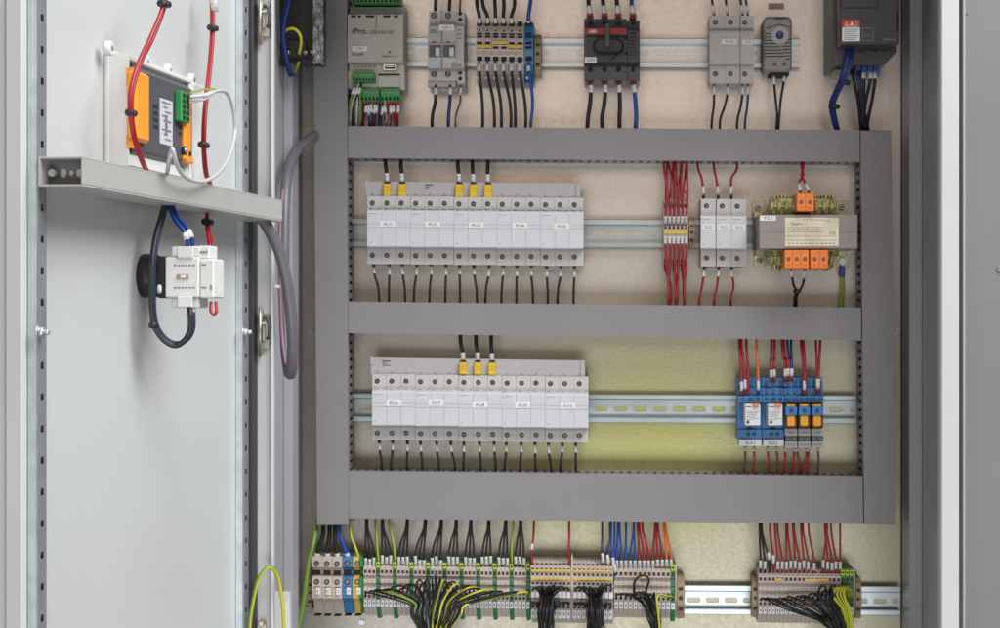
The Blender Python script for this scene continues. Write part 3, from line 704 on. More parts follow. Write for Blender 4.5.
for i, (x, y, d) in enumerate(((844.5, 82, 96), (834, 106, 62))):
    mb = MB(); mb.tube([P(x-4.5, y-1, d+1), P(x+4.5, y+1, d+4)], .003, 0, 8).box(x+2.5, y-1.5, x+6, y+2.4, d-2, d+4, 0, .5)
    build(mb, 'cable_tie', ['black'], None, label=f'{["upper", "lower"][i]} black tie round the dark blue cable under the drive', cat='cable tie', group='black ties on the drive cable')
for i, (x, c, a, b) in enumerate(((853.5, 'wblack', 858, 861.5), (858, 'navy', 862, 864), (863.4, 'wblack', 863.5, 861), (870, 'wblack', 866, 862), (874.5, 'wblack', 872, 866), (859.5, 'wblack', 860.5, 869))):
    wire([(x, 68, 70), (x+.3, 80, 74), (a, 100, 62), ((a+b)/2, 114, 52), (b, 134, 36)], 2.1, c, f'{cn[c]} power wire from the drive terminals, {ORD[i]} from left', 'power wires under the motor drive', [(71, 79)] if i in (2, 3, 4) else [])

# ================================================================== ROW 2 and 3: long fuse rows
def busbar(x0, y0, x1, y1, label, slope):
    mb = MB(); mb.prism([(x0, y0), (x1, y0+slope), (x1, y1+slope), (x0, y1)], 30, 44, 0, bev=.6)
    mb.prism([(x1-5, y0+slope-.3), (x1-4.4, y0+slope-.3), (x1-4.4, y1+slope), (x1-5, y1+slope)], 43, 44.4, 1)
    mb.prism([(x0, y0-.6), (x0+3, y0-.6), (x0+3, y0+7), (x0, y0+7)], 34, 45, 0)
    for i in range(15):
        x = x0+7.2+i*14.4; yy = y1+slope*i/15-3.8
        mb.box(x-1, yy, x+1, yy+.7, 43, 44.2, 1, .03).box(x-.9, yy+1.4, x+.9, yy+2, 43, 44.2, 1, .03)
    xl = x0+(60 if x0 < 368 else 12)
    mb.box(xl, y0+3, xl+8, y0+4.2, 43, 44.2, 2, .03).box(xl, y0+5.4, xl+4, y0+6.2, 43, 44.2, 2, .03)
    mb.box(xl, y0+7.4, xl+(3 if x0 < 368 else 8), y0+8.2, 43, 44.2, 2, .03)
    return build(mb, 'busbar', ['busbar', 'groove', 'ink'], None, label=label, cat='busbar', group='comb busbars above the fuse rows')
BU = busbar(365, 181.3, 580.5, 197, 'grey comb busbar above the upper fuse row FU1 to FU5', 2)
BL = busbar(370.3, 357.5, 585, 374.8, 'grey comb busbar above the lower fuse row FU6 to FU10', 3)
def fuse_row(x0, yt, yf0, yf1, yb, sy, n0, dy, labs, row):
    for i in range(5):
        k = dy*i/5; x = x0+43.3*i; t = f'FU{n0+i}'
        lx, ly = labs[i]
        # same kind each time; only the printed label differs
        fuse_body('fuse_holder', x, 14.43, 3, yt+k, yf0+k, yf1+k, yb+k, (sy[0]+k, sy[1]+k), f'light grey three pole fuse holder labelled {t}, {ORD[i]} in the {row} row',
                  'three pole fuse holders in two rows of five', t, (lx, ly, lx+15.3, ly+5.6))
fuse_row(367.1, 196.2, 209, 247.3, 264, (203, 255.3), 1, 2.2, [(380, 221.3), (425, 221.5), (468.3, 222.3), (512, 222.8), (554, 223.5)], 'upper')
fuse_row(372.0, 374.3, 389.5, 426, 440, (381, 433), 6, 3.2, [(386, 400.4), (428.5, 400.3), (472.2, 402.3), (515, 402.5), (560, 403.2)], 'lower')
st = [130, 190, 240, 295, 352, 408, 460, 515, 573, 628, 680, 735, 795, 850, 902]; en = [153, 188, 252, 283, 343, 405, 462, 528, 558, 620, 678, 743, 800, 835, 898]
for i in range(15):
    a = 340+st[i]/3.846; b = 340+en[i]/3.846; k = i*.15
    wire([(a, 260+k, 34), (a, 268+k, 40), (a*.8+b*.2, 276+k, 42), (b*.75+a*.25, 288+k, 42), (b, 310, 34)], 1.5, 'wblack', f'black wire hanging from upper fuse row FU1 to FU5, {ORD[i]} from left', 'black wires below the upper fuse row', [(266.5+k+R.uniform(-.6, .8), 275.5+k)], tip=(262+k, 266.6+k, 'black'))
st = [152, 203, 260, 310, 372, 427, 477, 537, 593, 640, 697, 750, 802, 855, 907]; en = [162, 195, 257, 318, 382, 445, 475, 543, 600, 632, 692, 752, 813, 846, 907]
for i in range(15):
    a = 340+st[i]/3.846; b = 340+en[i]/3.846; k = i*.2
    wire([(a-.5, 436+k, 34), (a, 444+k, 40), (a*.8+b*.2, 452+k, 42), (b*.75+a*.25, 461+k, 42), (b, 480, 34)], 1.5, 'wblack', f'black wire hanging from lower fuse row FU6 to FU10, {ORD[i]} from left', 'black wires below the lower fuse row', [(443.5+k+R.uniform(-.6, .8), 451.5+k)], tip=(439+k, 443.6+k, 'black'))
def feed(x, y0, y1, s0, s1, xt, yt, label, group, bar):
    mb = MB(); mb.box(x-3.7, y0, x+3.7, y1, 28, 50, 0, .7).box(x-3.9, y0+3.3, x+3.9, y0+4, 28, 50.6, 0, .2).box(x-3.9, y0+6, x+3.9, y0+6.7, 28, 50.6, 0, .2).box(x-2.8, y0-2.2, x+2.8, y0+.2, 30, 48, 1, .8)
    build(mb, 'infeed_cap', ['yellow', 'wblack'], bar)
    wire([(x, y0+2, 38), (x-.3, s0, 42), (x*.5+xt*.5-.6, s0-9, 42), (xt, yt, 36)], 2.4, 'wblack', 'black feed wire dropping into '+label, group, [(s0-.5, s1)])
for i, (x, xt) in enumerate(((387, 385.3), (402, 401), (459, 457.8), (473.2, 472.7), (488, 488.8))):
    feed(x, 183.5+i*.2, 196.2+i*.4, 173.5+i*.3, 182+i*.3, xt, 150, f'the upper busbar, {ORD[i]} from the left', 'black feed wires of the busbars', BU)
for i, (x, xt) in enumerate(((463, 459.8), (477.8, 475.5), (492, 491.5))):
    feed(x, 362.3+i*.2, 374.5+i*.3, 352.5, 361, xt, 325, f'the lower busbar, {ORD[i]} from the left', 'black feed wires of the busbars', BL)

# narrow terminals with red wires, upper right
def slim(x, w, y0, y1, label, group, mats=('beige', 'hole'), tag=True):
    t = thing('terminal_block', label, 'terminal block', (x+w/2, y1, 0), group); c = x+w/2; h = y1-y0
    mb = MB(); mb.xprof(x+.1, x+w-.1, [(5, y0), (26, y0), (34, y0+h*.15), (42, y0+h*.3), (44, y0+h*.42), (44, y0+h*.58), (42, y0+h*.7), (34, y0+h*.85), (26, y1), (5, y1)], 44, 0)
    for f in (.1, .9): mb.box(c-w*.3, y0+h*f-1.6, c+w*.3, y0+h*f+1.6, 20, 32, 1, .1)
    for f in (.36, .42, .58, .64): mb.box(c-w*.3, y0+h*f-1.1, c+w*.3, y0+h*f+1.1, 35, 44.4, 1, .1)
    build(mb, 'housing', list(mats), t); return t
sb = slim(663.4, 4.15, 200, 266, 'narrow beige terminal under the red wires, first from the left', 'narrow terminals with red wires'); kids(None)
for i in range(1, 6): copy_thing(sb, 4.15*i, .05*i, 44, f'narrow beige terminal under the red wires, {ORD[i]} from the left')
mb = MB(); mb.box(663.8, 230.6, 688, 234, 40, 46.5, 0, .4)
for i in range(1, 6): mb.box(663.3+4.15*i, 230.4, 663.7+4.15*i, 234.2, 45, 46.8, 1, .1)
build(mb, 'jumper', ['jumper', 'bracket'], None, label='long yellow jumper across the six narrow terminals with red wires', cat='jumper')
end_bracket(689, 694.5, 217, 248, 'tan end bracket right of the narrow terminals with red wires')
tx = [664, 667, 674, 675.5, 681.5, 687]; bx = [668.5, 669.5, 675.5, 676, 684, 684.5]
for i in range(6):
    c = 665.5+4.15*i
    wire([(c, 228, 40), (c, 218, 50), (c+R.uniform(-.9, .9), 206, 50), (c*.5+tx[i]*.5+R.uniform(-2.2, 2.2), 188, 46), (tx[i], 168, 42), (tx[i], 150, 34)], 1.4, 'red', f'red wire from the upper duct to narrow terminal {ORD[i]} from left', 'red wires above the narrow terminals', [(214.5, 223.5)])
    wire([(c, 202, 32), (c+.6, 194, 46), (c*.4+tx[(i+1) % 6]*.6, 178, 40), (tx[(i+1) % 6]+1, 150, 32)], 1.4, 'red', f'rear red wire into the top of narrow terminal {ORD[i]} from left', 'rear red wires above the narrow terminals', [(200+R.uniform(-3, 1), 207)] )
    wire([(c, 236, 40), (c, 244, 50), (c+.4, 256, 50), (bx[i]*.5+c*.5+R.uniform(-1.6, 1.6), 280, 46), (bx[i], 296, 42), (bx[i], 312, 34)], 1.4, 'red', f'red wire from narrow terminal {ORD[i]} from left down to the duct', 'red wires below the narrow terminals', [(237, 245.5)])
    wire([(c, 262, 32), (c, 270, 44), (bx[i]+R.uniform(-2, 3), 288, 40), (bx[i]+1, 312, 32)], 1.4, 'red', f'rear red wire below narrow terminal {ORD[i]} from left', 'rear red wires below the narrow terminals', [(253+R.uniform(-2, 2), 261)])

# three single fuse holders
for i in range(3):
    x = (700.7, 716.3, 731.4)[i]; k = i*.2
    t = fuse_body('fuse_holder', x, 15.1, 1, 198.8+k, 214.5+k, 249+k, 266.3+k, (205.8+k, 258+k), f'single pole fuse holder labelled FU2{1+i}, {ORD[i]} of three between red wires', 'single pole fuse holders between red wires',
              f'FU2{1+i}', (x+1.2, 224.3+k, x+13.8, 229.8+k), False, tick=False)
    a = (703.5, 718, 731.2)[i]; xt = (697, 713, 736)[i]
    wire([(a+.3, 202, 34), (a-.2, 190, 42), (a-2 if i < 2 else a+.3, 178, 42), (xt+1, 168, 42), (xt-.5, 150, 34)], 1.5, 'red', f'red wire from the duct into single fuse holder FU2{1+i}', 'red wires above the single fuse holders', [(186, 194.5)], tip=(194.6, 199, 'black'))
    xb = (699.5, 714.5, 731)[i]
    wire([(a+.8, 264, 34), (a+.5, 272, 42), (xb+2.5, 286, 42), (xb, 298, 40), (xb-.5, 312, 34)], 1.5, 'red', f'red wire hanging from single fuse holder FU2{1+i}', 'red wires below the single fuse holders', [(269.5, 277.5)], tip=(265, 269.6, 'black'))
mb = MB(); 

# transformer
t = thing('transformer', 'control transformer with grey laminated core and orange terminals', 'transformer', (806, 270, 0))
mb = MB(); mb.box(759.2, 214.4, 857.8, 248.8, 25, 110, 0, .8).box(759.5, 231.8, 857.6, 232.3, 109, 110.3, 1, .05); build(mb, 'core', ['core', 'groove'], t)
for (x, y) in ((758.2, 207.3), (842.3, 207), (760, 260.7), (842.3, 261.5)):
    mb = MB(); mb.box(x-6, y-6, x+6, y+6, .5, 3, 0, .4)
    mb.box(x-4, (y+5 if y < 230 else y-13), x+4, (y+13 if y < 230 else y-5), 3, 26, 0, .4)
    b = build(mb, 'mounting_foot', ['yzinc'], t)
    mb = MB(); mb.cyl(x, y, 4.2, 3, 4.2, 0, 18, bev=.3).cyl(x, y, 3, 4.2, 8, 1, 16, bev=1).cyl(x, y, 1.3, 7, 8.2, 2, 6); build(mb, 'screw', ['zinc', 'steel', 'hole'], b)
mb = MB()
for sgn, ya, yb_ in ((-1, 198, 214.2), (1, 249, 266)):
    mb.prism([(772, ya+3), (778, ya), (828, ya), (834, ya+3), (838, yb_) if sgn < 0 else (830, yb_), (768, yb_) if sgn < 0 else (776, yb_)] if sgn < 0 else [(768, ya), (838, ya), (834, yb_-3), (828, yb_), (778, yb_), (772, yb_-3)], 30, 88, 0, bev=3)
    mb.box(770, (ya+yb_)/2-.8, 836, (ya+yb_)/2+.8, 40, 92, 1, .4)
    for i in range(18):
        x = 774+i*3.4; h = R.uniform(1.5, 4)
        y = ya-h if sgn < 0 else yb_-2
        mb.box(x, y, x+2.1, y+h+2, 34+R.uniform(0, 8), 78+R.uniform(0, 8), 0 if i % 3 else 1, .6)
    for i in range(9): mb.tube(spline([P(771+i*7.5, ya+2, 84), P(772+i*7.5, (ya+yb_)/2, 93), P(770.5+i*7.5, yb_-1, 88)], 5), .0028, 0, 6)
build(mb, 'coil', ['coil', 'yzinc'], t)
def orange_term(x0, x1, y0, y1, n, ys):
    mb = MB(); mb.box(x0, y0, x1, y1, 85, 118, 0, .9); w = (x1-x0)/n
    for i in range(n):
        c = x0+w*(i+.5); mb.cyl(c, ys, 1.9, 110, 118.3, 1, 12).cyl(c, ys, 1.2, 112, 118.6, 2, 10)
        if i: mb.box(x0+w*i-.2, y0+1, x0+w*i+.2, y1-1, 116, 118.3, 3, .05)
        mb.box(c-1.2, y1-3.6 if ys < (y0+y1)/2+3 else y0+1, c+1.2, y1-3 if ys < (y0+y1)/2+3 else y0+1.5, 117, 118.3, 3, .03)
    build(mb, 'terminal', ['orange', 'brownhole', 'screw', 'redband'], t)
orange_term(796.8, 814.2, 193.4, 211.2, 2, 202); orange_term(784.6, 808.9, 249.9, 268.6, 3, 259); orange_term(810.3, 828.2, 249.9, 268.6, 2, 259)
mb = MB(); mb.box(785, 217.6, 838.7, 246.2, 110, 110.6, 0, .1)
mb.text('Getra', 797, 223.6, 2.6, 110.8, 1, w=12).text('CE', 832.5, 233, 3.2, 110.8, 1, w=6).text('R.A', 828, 220.4, 1.8, 110.8, 1, w=5)
for y in (227.2, 231.6, 236, 240): mb.box(787.5, y, 822 if y < 236 else 836.5, y+.4, 110.5, 110.8, 1, .02)
for i in range(12): mb.box(788+i*4.1, 243, 790+i*4.1+R.uniform(-.6, .8), 243.8, 110.5, 110.8, 1, .02)
for i in range(7): mb.box(788+i*4.6, 229, 790.5+i*4.6, 229.7, 110.5, 110.8, 1, .02); mb.box(803+i*3.2, 219.4, 805+i*3.2, 220.2, 110.5, 110.8, 1, .02)
build(mb, 'nameplate', ['nameplate', 'greyink'], t)
mb = MB(); mb.box(759.8, 215.8, 776, 220.8, 110, 110.7, 0, .1).text('TC1', 768, 218.3, 2.8, 110.9, 1, w=9); build(mb, 'label_tag', ['label', 'greyink'], t)
wire([(801.3, 200, 96), (800, 190, 100), (799.3, 182, 86), (803.3, 175, 70), (801.5, 166, 56), (801, 150, 36)], 1.5, 'red', 'left red wire rising from the top of the transformer', None, [(184, 191.5)])
wire([(809.5, 200, 96), (808, 190, 100), (804, 181, 86), (801.5, 175, 74), (803.5, 166, 58), (804, 150, 36)], 1.5, 'red', 'right red wire rising from the top of the transformer', None, [(184, 191.5)])
wire([(790.5, 262, 96), (791.5, 272, 104), (793.5, 285, 88), (796.5, 291, 76), (794.5, 298, 60), (794.5, 314, 36)], 1.5, 'wblack', 'left black wire under the transformer', None, [(270, 278)])
wire([(805, 262, 96), (804.5, 272, 104), (803, 284, 88), (799, 291.5, 78), (796.5, 298, 62), (796.5, 314, 36)], 1.5, 'wblack', 'right black wire under the transformer', None, [(270, 278)])
mb = MB(); mb.tube([P(793.8, 291.5, 76), P(800.5, 291, 80)], .0022, 0, 8); build(mb, 'cable_tie', ['black'], None, label='black tie joining two black wires under the transformer', cat='cable tie')
mb = MB(); mb.cyl(842.3, 261.5, 3.2, 8.3, 9.5, 1, 14).box(839.6, 266, 845.2, 277, 6, 13, 0, 1).box(841.3, 262, 843.6, 267, 8.3, 10, 1, .2); cr = build(mb, 'cable_lug', ['blue', 'zinc'], None, label='blue cable lug under the lower right transformer screw', cat='cable lug')
for i in (0, 1):
    wire([(841.8+i*1.4, 276, 10), (842.5+i*1.6, 288, 14), (841.5+i*1.4, 300, 18), (840.5+i*1.5, 314, 24)], 1.5, 'pe', f'{["left", "right"][i]} green and yellow earth wire from the blue lug', 'earth wires from the transformer foot')

# ================================================================== RELAYS (row 3)
def relay(x0, x1, wide, lab, label, group):
    t = thing('relay', label, 'relay', ((x0+x1)/2, 446, 0), group)
    c = (x0+x1)/2; w = x1-x0; n = 3 if wide else 2
    mb = MB(); bot = 440 if wide else 436
    mb.xprof(x0+.12, x1-.12, [(5, 378), (40, 378), (40, 387), (48, 388.5), (48, 394.5), (56, 396), (56, 402.5), (46, 404), (46, 429), (50, 430), (50, bot), (5, bot)], 56, 0)
    for i in range(n):
        cc = x0+w*(i+.5)/n
        mb.screw(cc, 382.6, 1.7, 40, 1, 2).screw(cc, 391.4, 1.7, 48, 1, 2).screw(cc, 399.3, 1.7, 56, 1, 2)
        for (ya, d) in ((386.3, 40), (394.5, 48)): mb.box(cc-1.4, ya-1, cc+1.4, ya+.6, d-4, d+.6, 3, .1)
    if wide:
        for i in range(2): mb.screw(c-3+i*6+1, 434, 2, 50, 1, 4)
        mb.box(x0+.5, 428, x1-.5, 429, 44, 46.4, 3, .1).box(c-3, 427.2, c+2, 429.6, 46, 47, 1, .1)
    build(mb, 'socket', ['relayblue', 'hole', 'screw', 'navy', 'green'], t)
    mb = MB(); mb.prism([(x0, 378), (x0+3.5, 376), (x0+w*.5, 376), (x0+w*.5, 378.5), (x0, 378.5)], 5, 38, 0)
    if wide:
        rx0, rx1 = c-5.4, x1-1.8
        mb = MB(); mb.box(rx0, 404.3, rx1, 425.5, 46, 76, 0, .8).box(rx0+.8, 411, rx1-.8, 411.4, 75, 76.2, 1, .02).cyl(rx0+3, 422, 1.5, 75, 76.5, 2, 12)
        for i in range(3): mb.box(rx0+1.5, 412.6+i*2, rx1-3-i, 413.2+i*2, 75, 76.2, 3, .02)
        mb.prism([(rx0+1, 419.4), (rx1-1, 418), (rx1-1, 418.5), (rx0+1, 419.9)], 75, 76.2, 1)
        mb.box(rx0+1, 406, rx0+6, 407.4, 75, 76.2, 3, .02)
        r = build(mb, 'plug_in_relay', ['white', 'groove', 'ink', 'greyink'], t)
        mb = MB(); mb.box(rx1-7.5, 403.6, rx1-1.5, 407.2, 70, 79, 0, .6); build(mb, 'test_lever', ['orange'], r)
        mb = MB(); mb.box(x0+.6, 439.5, x1-.6, 446.2, 30, 56, 0, .4).text(lab, c, 443, 3.2, 56.3, 1, w=9); build(mb, 'label_tag', ['dev', 'greyink'], t)
    else:
        mb = MB(); mb.box(x0+.6, 404, x1-.6, 428, 46, 72, 0, .8); r = build(mb, 'plug_in_relay', ['brownclear'], t)
        mb = MB(); mb.rrect(c-4.2, 415, c+4, 426.3, 2.2, 70, 74, 0, 1); build(mb, 'status_window', ['amber'], r)
        mb = MB(); mb.box(x0+.8, 406.5, x1-.6, 415.4, 66, 76, 0, .5).cyl(c, 410.5, 2, 75, 76.6, 1, 10).box(c-4.4, 404.4, c+4, 406.6, 60, 73.4, 2, .3); build(mb, 'retaining_clip', ['relayblue', 'navy', 'amber'], r)
        mb = MB(); mb.box(x0+.4, 428.3, x1-.4, 436, 46, 62, 0, .5).text('24V', c+.5, 432.3, 1.8, 62.2, 1, w=5.5); build(mb, 'marker_plate', ['devlow', 'ink'], t)
        mb = MB(); mb.box(x0+.5, 436.1, x1-.5, 441, 30, 52, 0, .4)
        for i in range(2): mb.screw(x0+w*(i+.5)/2, 438.6, 1.6, 52, 1, 2)
        build(mb, 'screw_terminals', ['meter', 'green', 'screw'], t)
        mb = MB(); mb.box(x0+.4, 441.2, x1-.4, 447.8, 30, 56, 0, .4).text(lab, c, 444.6, 3.2, 56.3, 1, w=8.5); build(mb, 'label_tag', ['devlow', 'greyink'], t)
    return t
relay(738.6, 762.2, True, 'KA1', 'wide blue relay socket with white relay labelled KA1, leftmost', 'wide relays with white plug-in tops')
relay(762.6, 784.4, True, 'KA2', 'wide blue relay socket with white relay labelled KA2', 'wide relays with white plug-in tops')
for i in range(3): relay(784.8+i*13.1, 797.7+i*13.1, False, f'KA{3+i}', f'slim blue relay with amber window labelled KA{3+i}, {ORD[i]} of three', 'slim relays with amber windows')
up = [(741.5, 739.3, 'red', 381), (745, 741.5, 'red', 381), (748.5, 746.3, 'red', 381), (758.3, 756.5, 'orangew', 381), (771, 771.5, 'red', 371), (774.3, 774.5, 'red', 371), (785.2, 782, 'red', 371), (787.8, 784, 'red', 371),
      (791.3, 787.5, 'navy', 374), (792, 791, 'navy', 374), (804.3, 801, 'red', 384), (805.5, 803.5, 'red', 384), (817.5, 816, 'red', 382), (818.8, 820, 'red', 382)]
for i, (a, b, c, y) in enumerate(up):
    ys = 381 if y == 381 else (369 if y in (371, 374) else 381); ys += R.uniform(-1.5, 1.5)
    wire([(a, ys+13, 54), (a, ys+2, 58), (a-.3, ys-8, 54), ((a+b)/2, 358, 48), (b, 345, 42), (b, 328, 34)], 1.6, c, f'{cn[c]} wire dropping into the blue relay sockets, {ORD[i]} from left', 'wires above the relays', [(ys-1, ys+8)] if i not in (2, 11) else [], tip=(ys+8, ys+13, 'black' if c == 'orangew' else 'brown'))
dnw = [(745, 744), (754, 753.5), (767.5, 768.8), (776.5, 777.6), (785, 783.6), (793.7, 792), (797, 799.5), (806.5, 802), (808, 807), (818, 818)]
for i, (a, b) in enumerate(dnw):
    wire([(a, 444, 34), (a+.2, 452, 42), ((a+b)/2+.7, 461, 42), (b, 470, 38), (b, 484, 32)], 1.4, 'red' if i % 3 else 'brown', f'{"red" if i%3 else "brownish"} wire leaving the relay bottoms, {ORD[i]} from left', 'wires below the relays', [(447.5, 452.5)])

# ================================================================== BOTTOM TERMINAL STRIPS
end_bracket(307.5, 311.8, 575, 610, 'tan end bracket at the far left of the bottom rail')
def large_block(x, w, mats, label, group):
    t = thing('terminal_block', label, 'terminal block', (x+w/2, 616, 0), group); c = x+w/2
    mb = MB(); pr = [(5, 556), (40, 556), (52, 557), (52, 567), (44, 569), (40, 572), (40, 576), (52, 578), (53, 586), (52, 598), (40, 603), (32, 616), (5, 616)]
    if len(mats) == 1: mb.xprof(x+.15, x+w-.15, pr, 52, 0)
    else: mb.xprof(x+.15, x+w*.62, pr, 52, 0).xprof(x+w*.62, x+w-.15, pr, 52, 3)
    for y in (563.4, 581.8): mb.cyl(c-.4, y, 2.7, 40, 52.9 if y < 570 else 53.3, 1, 16).cyl(c-.4, y, 1.7, 40, 53.2 if y < 570 else 53.6, 2, 12)
    mb.box(c-w*.34, 568.6, c+w*.34, 576.5, 34, 41, 1, .4)
    mb.box(c-w*.32, 586.6, c+w*.32, 587.2, 50, 53.6, 1, .05).box(c-3.2, 615, c+3.2, 615.9, 20, 33.5, 1, .1)
    build(mb, 'housing', [mats[0], 'brownhole', 'screw', mats[-1]], t)
    mb = MB(); mb.box(c-1.2, 587.6, c+2.8, 594.6, 51, 54.4, 0, .3).box(c+.4, 589.5, c+1.2, 592.5, 54, 54.6, 1, .05); build(mb, 'marker_tag', ['label', 'greyink'], t)
    return t
lb = large_block(312, 10.1, ['beige'], 'large beige terminal at the bottom left, first from the left', 'large beige terminals at the bottom left'); kids(None)
for i in (1, 2): copy_thing(lb, 10.1*i, .2*i, 52, f'large beige terminal at the bottom left, {ORD[i]} from the left')
large_block(342.5, 10.1, ['tblue'], 'large blue terminal between the beige and the earth terminal', None)
large_block(352.8, 9.8, ['jumper', 'green'], 'large yellow and green earth terminal at the bottom left', None)

def narrow(x, w, colour, y, label, group, top='beige_dark', ext=0):
    t = thing('terminal_block', label, 'terminal block', (x+w/2, y+54, 0), group); c = x+w/2
    mb = MB(); g = colour == 'green'
    mb.xprof(x+.12, x+w-.12, [(5, y-(2 if g else 0)), (38, y-(2 if g else 0)), (44, y+4), (48, y+5), (48, y+12), (45, y+13), (45, y+16), (47, y+17), (47, y+20), (45, y+21), (45, y+25), (48, y+27), (47, y+36), (40, y+46), (34, y+54+ext), (5, y+54+ext)], 48, 0)
    mb.box(c-w*.29, y+6.8, c+w*.29, y+10.2, 44, 48.35, 1, .1)
    mb.box(c-w*.26, y+.8, c+w*.26, y+3, 30, 42.4, 4 if g else 1, .1)
    mb.box(x+.2, y+13.3, x+w-.2, y+15.8, 40, 45.3, 2, .05).box(x+.2, y+21.3, x+w-.2, y+23, 40, 45.3, 2, .05)
    for yy in (27.5, 31.8): mb.box(c-w*.27, y+yy, c+w*.27, y+yy+2.6, 42, 48.3, 1, .1)
    if g: mb.box(c-w*.4, y-1, c+w*.4, y+4.6, 30, 47, 4, .1); mb.box(c-w*.26, y+.6, c+w*.26, y+2.6, 30, 47.4, 1, .1); mb.box(c-w*.26, y+6.8, c+w*.26, y+10, 44, 48.8, 1, .1)
    build(mb, 'housing', [colour, 'brownhole', 'groove' if g else 'beige_dark', 'green', 'ygreen'], t)
    mb = MB(); mb.box(c-w*.4, y+36.5, c+w*.4, y+43.5, 40, 46.5, 0, .2).box(c-w*.15, y+38.6, c+w*.15, y+41, 46, 46.7, 1, .03); build(mb, 'marker_tag', ['label', 'groove'], t)
    return t
pitch = 4.17; x = 363.4
nb = narrow(x, pitch, 'beige', 563, 'narrow beige terminal left of the first green earth terminal, first of three', 'narrow beige feed-through terminals')
ng = narrow(x+pitch*3, pitch, 'green', 563, 'first narrow green earth terminal of the long strip', 'narrow green earth terminals of the long strip', ext=3); kids(None)
for g in range(10):
    for j in range(4):
        k = g*4+j; dy = k*.06
        if j < 3:
            if k: copy_thing(nb, pitch*k, dy, 48, f'narrow beige terminal left of the {ORD[g]} green earth terminal, {ORD[j]} of three')
        elif g: copy_thing(ng, pitch*4*g, dy, 48, f'{ORD[g]} narrow green earth terminal of the long strip')
# wires above the long strip
tops = [366.7, 382.5, 407, 425, 441, 456, 470.6, 488.7, 505.5, 520.5]
for g in range(10):
    for j in range(3):
        k = g*4+j; c = x+pitch*(k+.5)+.04; dy = k*.06; tp = tops[g]+(j-1)*.9
        ys = 555.5+R.uniform(-1.6, 1.8)+dy
        if g in (7, 9): ys -= 1
        wire([(c, 567+dy, 38), (c, 561+dy, 44), (c-.1, 552+dy, 46), (c*.6+tp*.4, 540, 46), (tp, 527, 44), (tp+.5, 510, 36)], 1.25, 'wblack',
             f'black wire above the {ORD[g]} group of the long terminal strip, {ORD[j]} of three', 'black wires above the long terminal strip', [(ys, ys+8.5)])
for i, (g, tp) in enumerate(((0, 375), (1, 389), (8, 512.5))):
    c = x+pitch*(g*4+3.5)
    wire([(c, 566, 38), (c, 558, 46), (c-1.5 if i < 2 else c, 543, 48), (tp+1, 528, 46), (tp, 508, 36)], 1.5, 'pe', f'green and yellow earth wire into the {ORD[g]} earth terminal of the long strip', 'earth wires above the long terminal strip')
# thick feed wires into the large terminals
for i, c in enumerate((316.5, 327, 337, 347, 357.5)):
    m = 'wblack' if i < 3 else ('blue' if i == 3 else 'pe'); tp = (323, 329.5, 335, 339.5, 350.5)[i]
    wire([(c, 563, 36), (c+.3, 556, 46), (c*.6+tp*.4, 546, 48), (tp, 534, 46), (tp, 512, 38)], 2.6 if i < 4 else 2, m, f'thick {cn[m]} wire dropping into the large terminals, {ORD[i]} from left', 'thick wires above the large terminals', [(552.5, 557)] if i < 4 else [])
wire([(317.5, 520, 40), (314.5, 540, 60), (309.5, 560, 70), (306.5, 580, 76), (303, 605, 80), (298, 632, 84), (296, 650, 84)], 2.3, 'pe', 'long green and yellow wire falling past the left end of the rail', None)
# double level terminals
def double(x, w, y, label, group):
    t = thing('terminal_block', label, 'terminal block', (x+w/2, y+64, 0), group); c = x+w/2
    mb = MB(); mb.xprof(x+.12, x+w-.12, [(5, y), (44, y), (54, y+3), (60, y+5), (60, y+24), (56, y+26), (56, y+36), (46, y+38), (44, y+48), (42, y+57), (34, y+64), (5, y+64)], 60, 0)
    for yy in (1.2, 5.8): mb.box(c-w*.28, y+yy, c+w*.28, y+yy+2.4, 44, 55 if yy < 2 else 60.3, 1, .1)
    for yy in (10.6, 19.6): mb.box(c-w*.28, y+yy, c+w*.28, y+yy+2.6, 44, 60.3, 1, .1)
    mb.box(c-w*.28, y+26.4, c+w*.28, y+28.6, 44, 56.4, 1, .1).box(c-w*.3, y+39.5, c+w*.3, y+42.5, 30, 46.5, 1, .1).box(c-w*.3, y+43.5, c+w*.3, y+46, 30, 45.6, 1, .1)
    build(mb, 'housing', ['beige', 'brownhole'], t)
    mb = MB(); mb.box(c-w*.4, y+29.3, c+w*.4, y+35.4, 50, 57.6, 0, .2); build(mb, 'marker_tag', ['label'], t, label='upper marker tag')
    mb = MB(); mb.box(c-w*.4, y+47.5, c+w*.4, y+56, 38, 45.6, 0, .2).box(c-w*.15, y+50, c+w*.15, y+53, 45, 45.8, 1, .03); build(mb, 'marker_tag', ['label', 'groove'], t, label='lower marker tag')
    return t
pd = 4.5
db = double(530.6, pd, 562, 'two level beige terminal in the left block of nine, first from left', 'two level beige terminals'); kids(None)
for i in range(1, 18):
    copy_thing(db, pd*i+(1.6 if i > 8 else 0), i*.08, 60, f'two level beige terminal in the {"left" if i<9 else "right"} block of nine, {ORD[i%9]} from left')
mb = MB(); mb.xprof(571.3, 572.7, [(5, 557), (50, 557), (61, 565), (61, 590), (40, 626), (5, 626)], 60, 0); build(mb, 'partition_plate', ['beige'], None, label='thin beige partition between the two blocks of two level terminals', cat='partition')
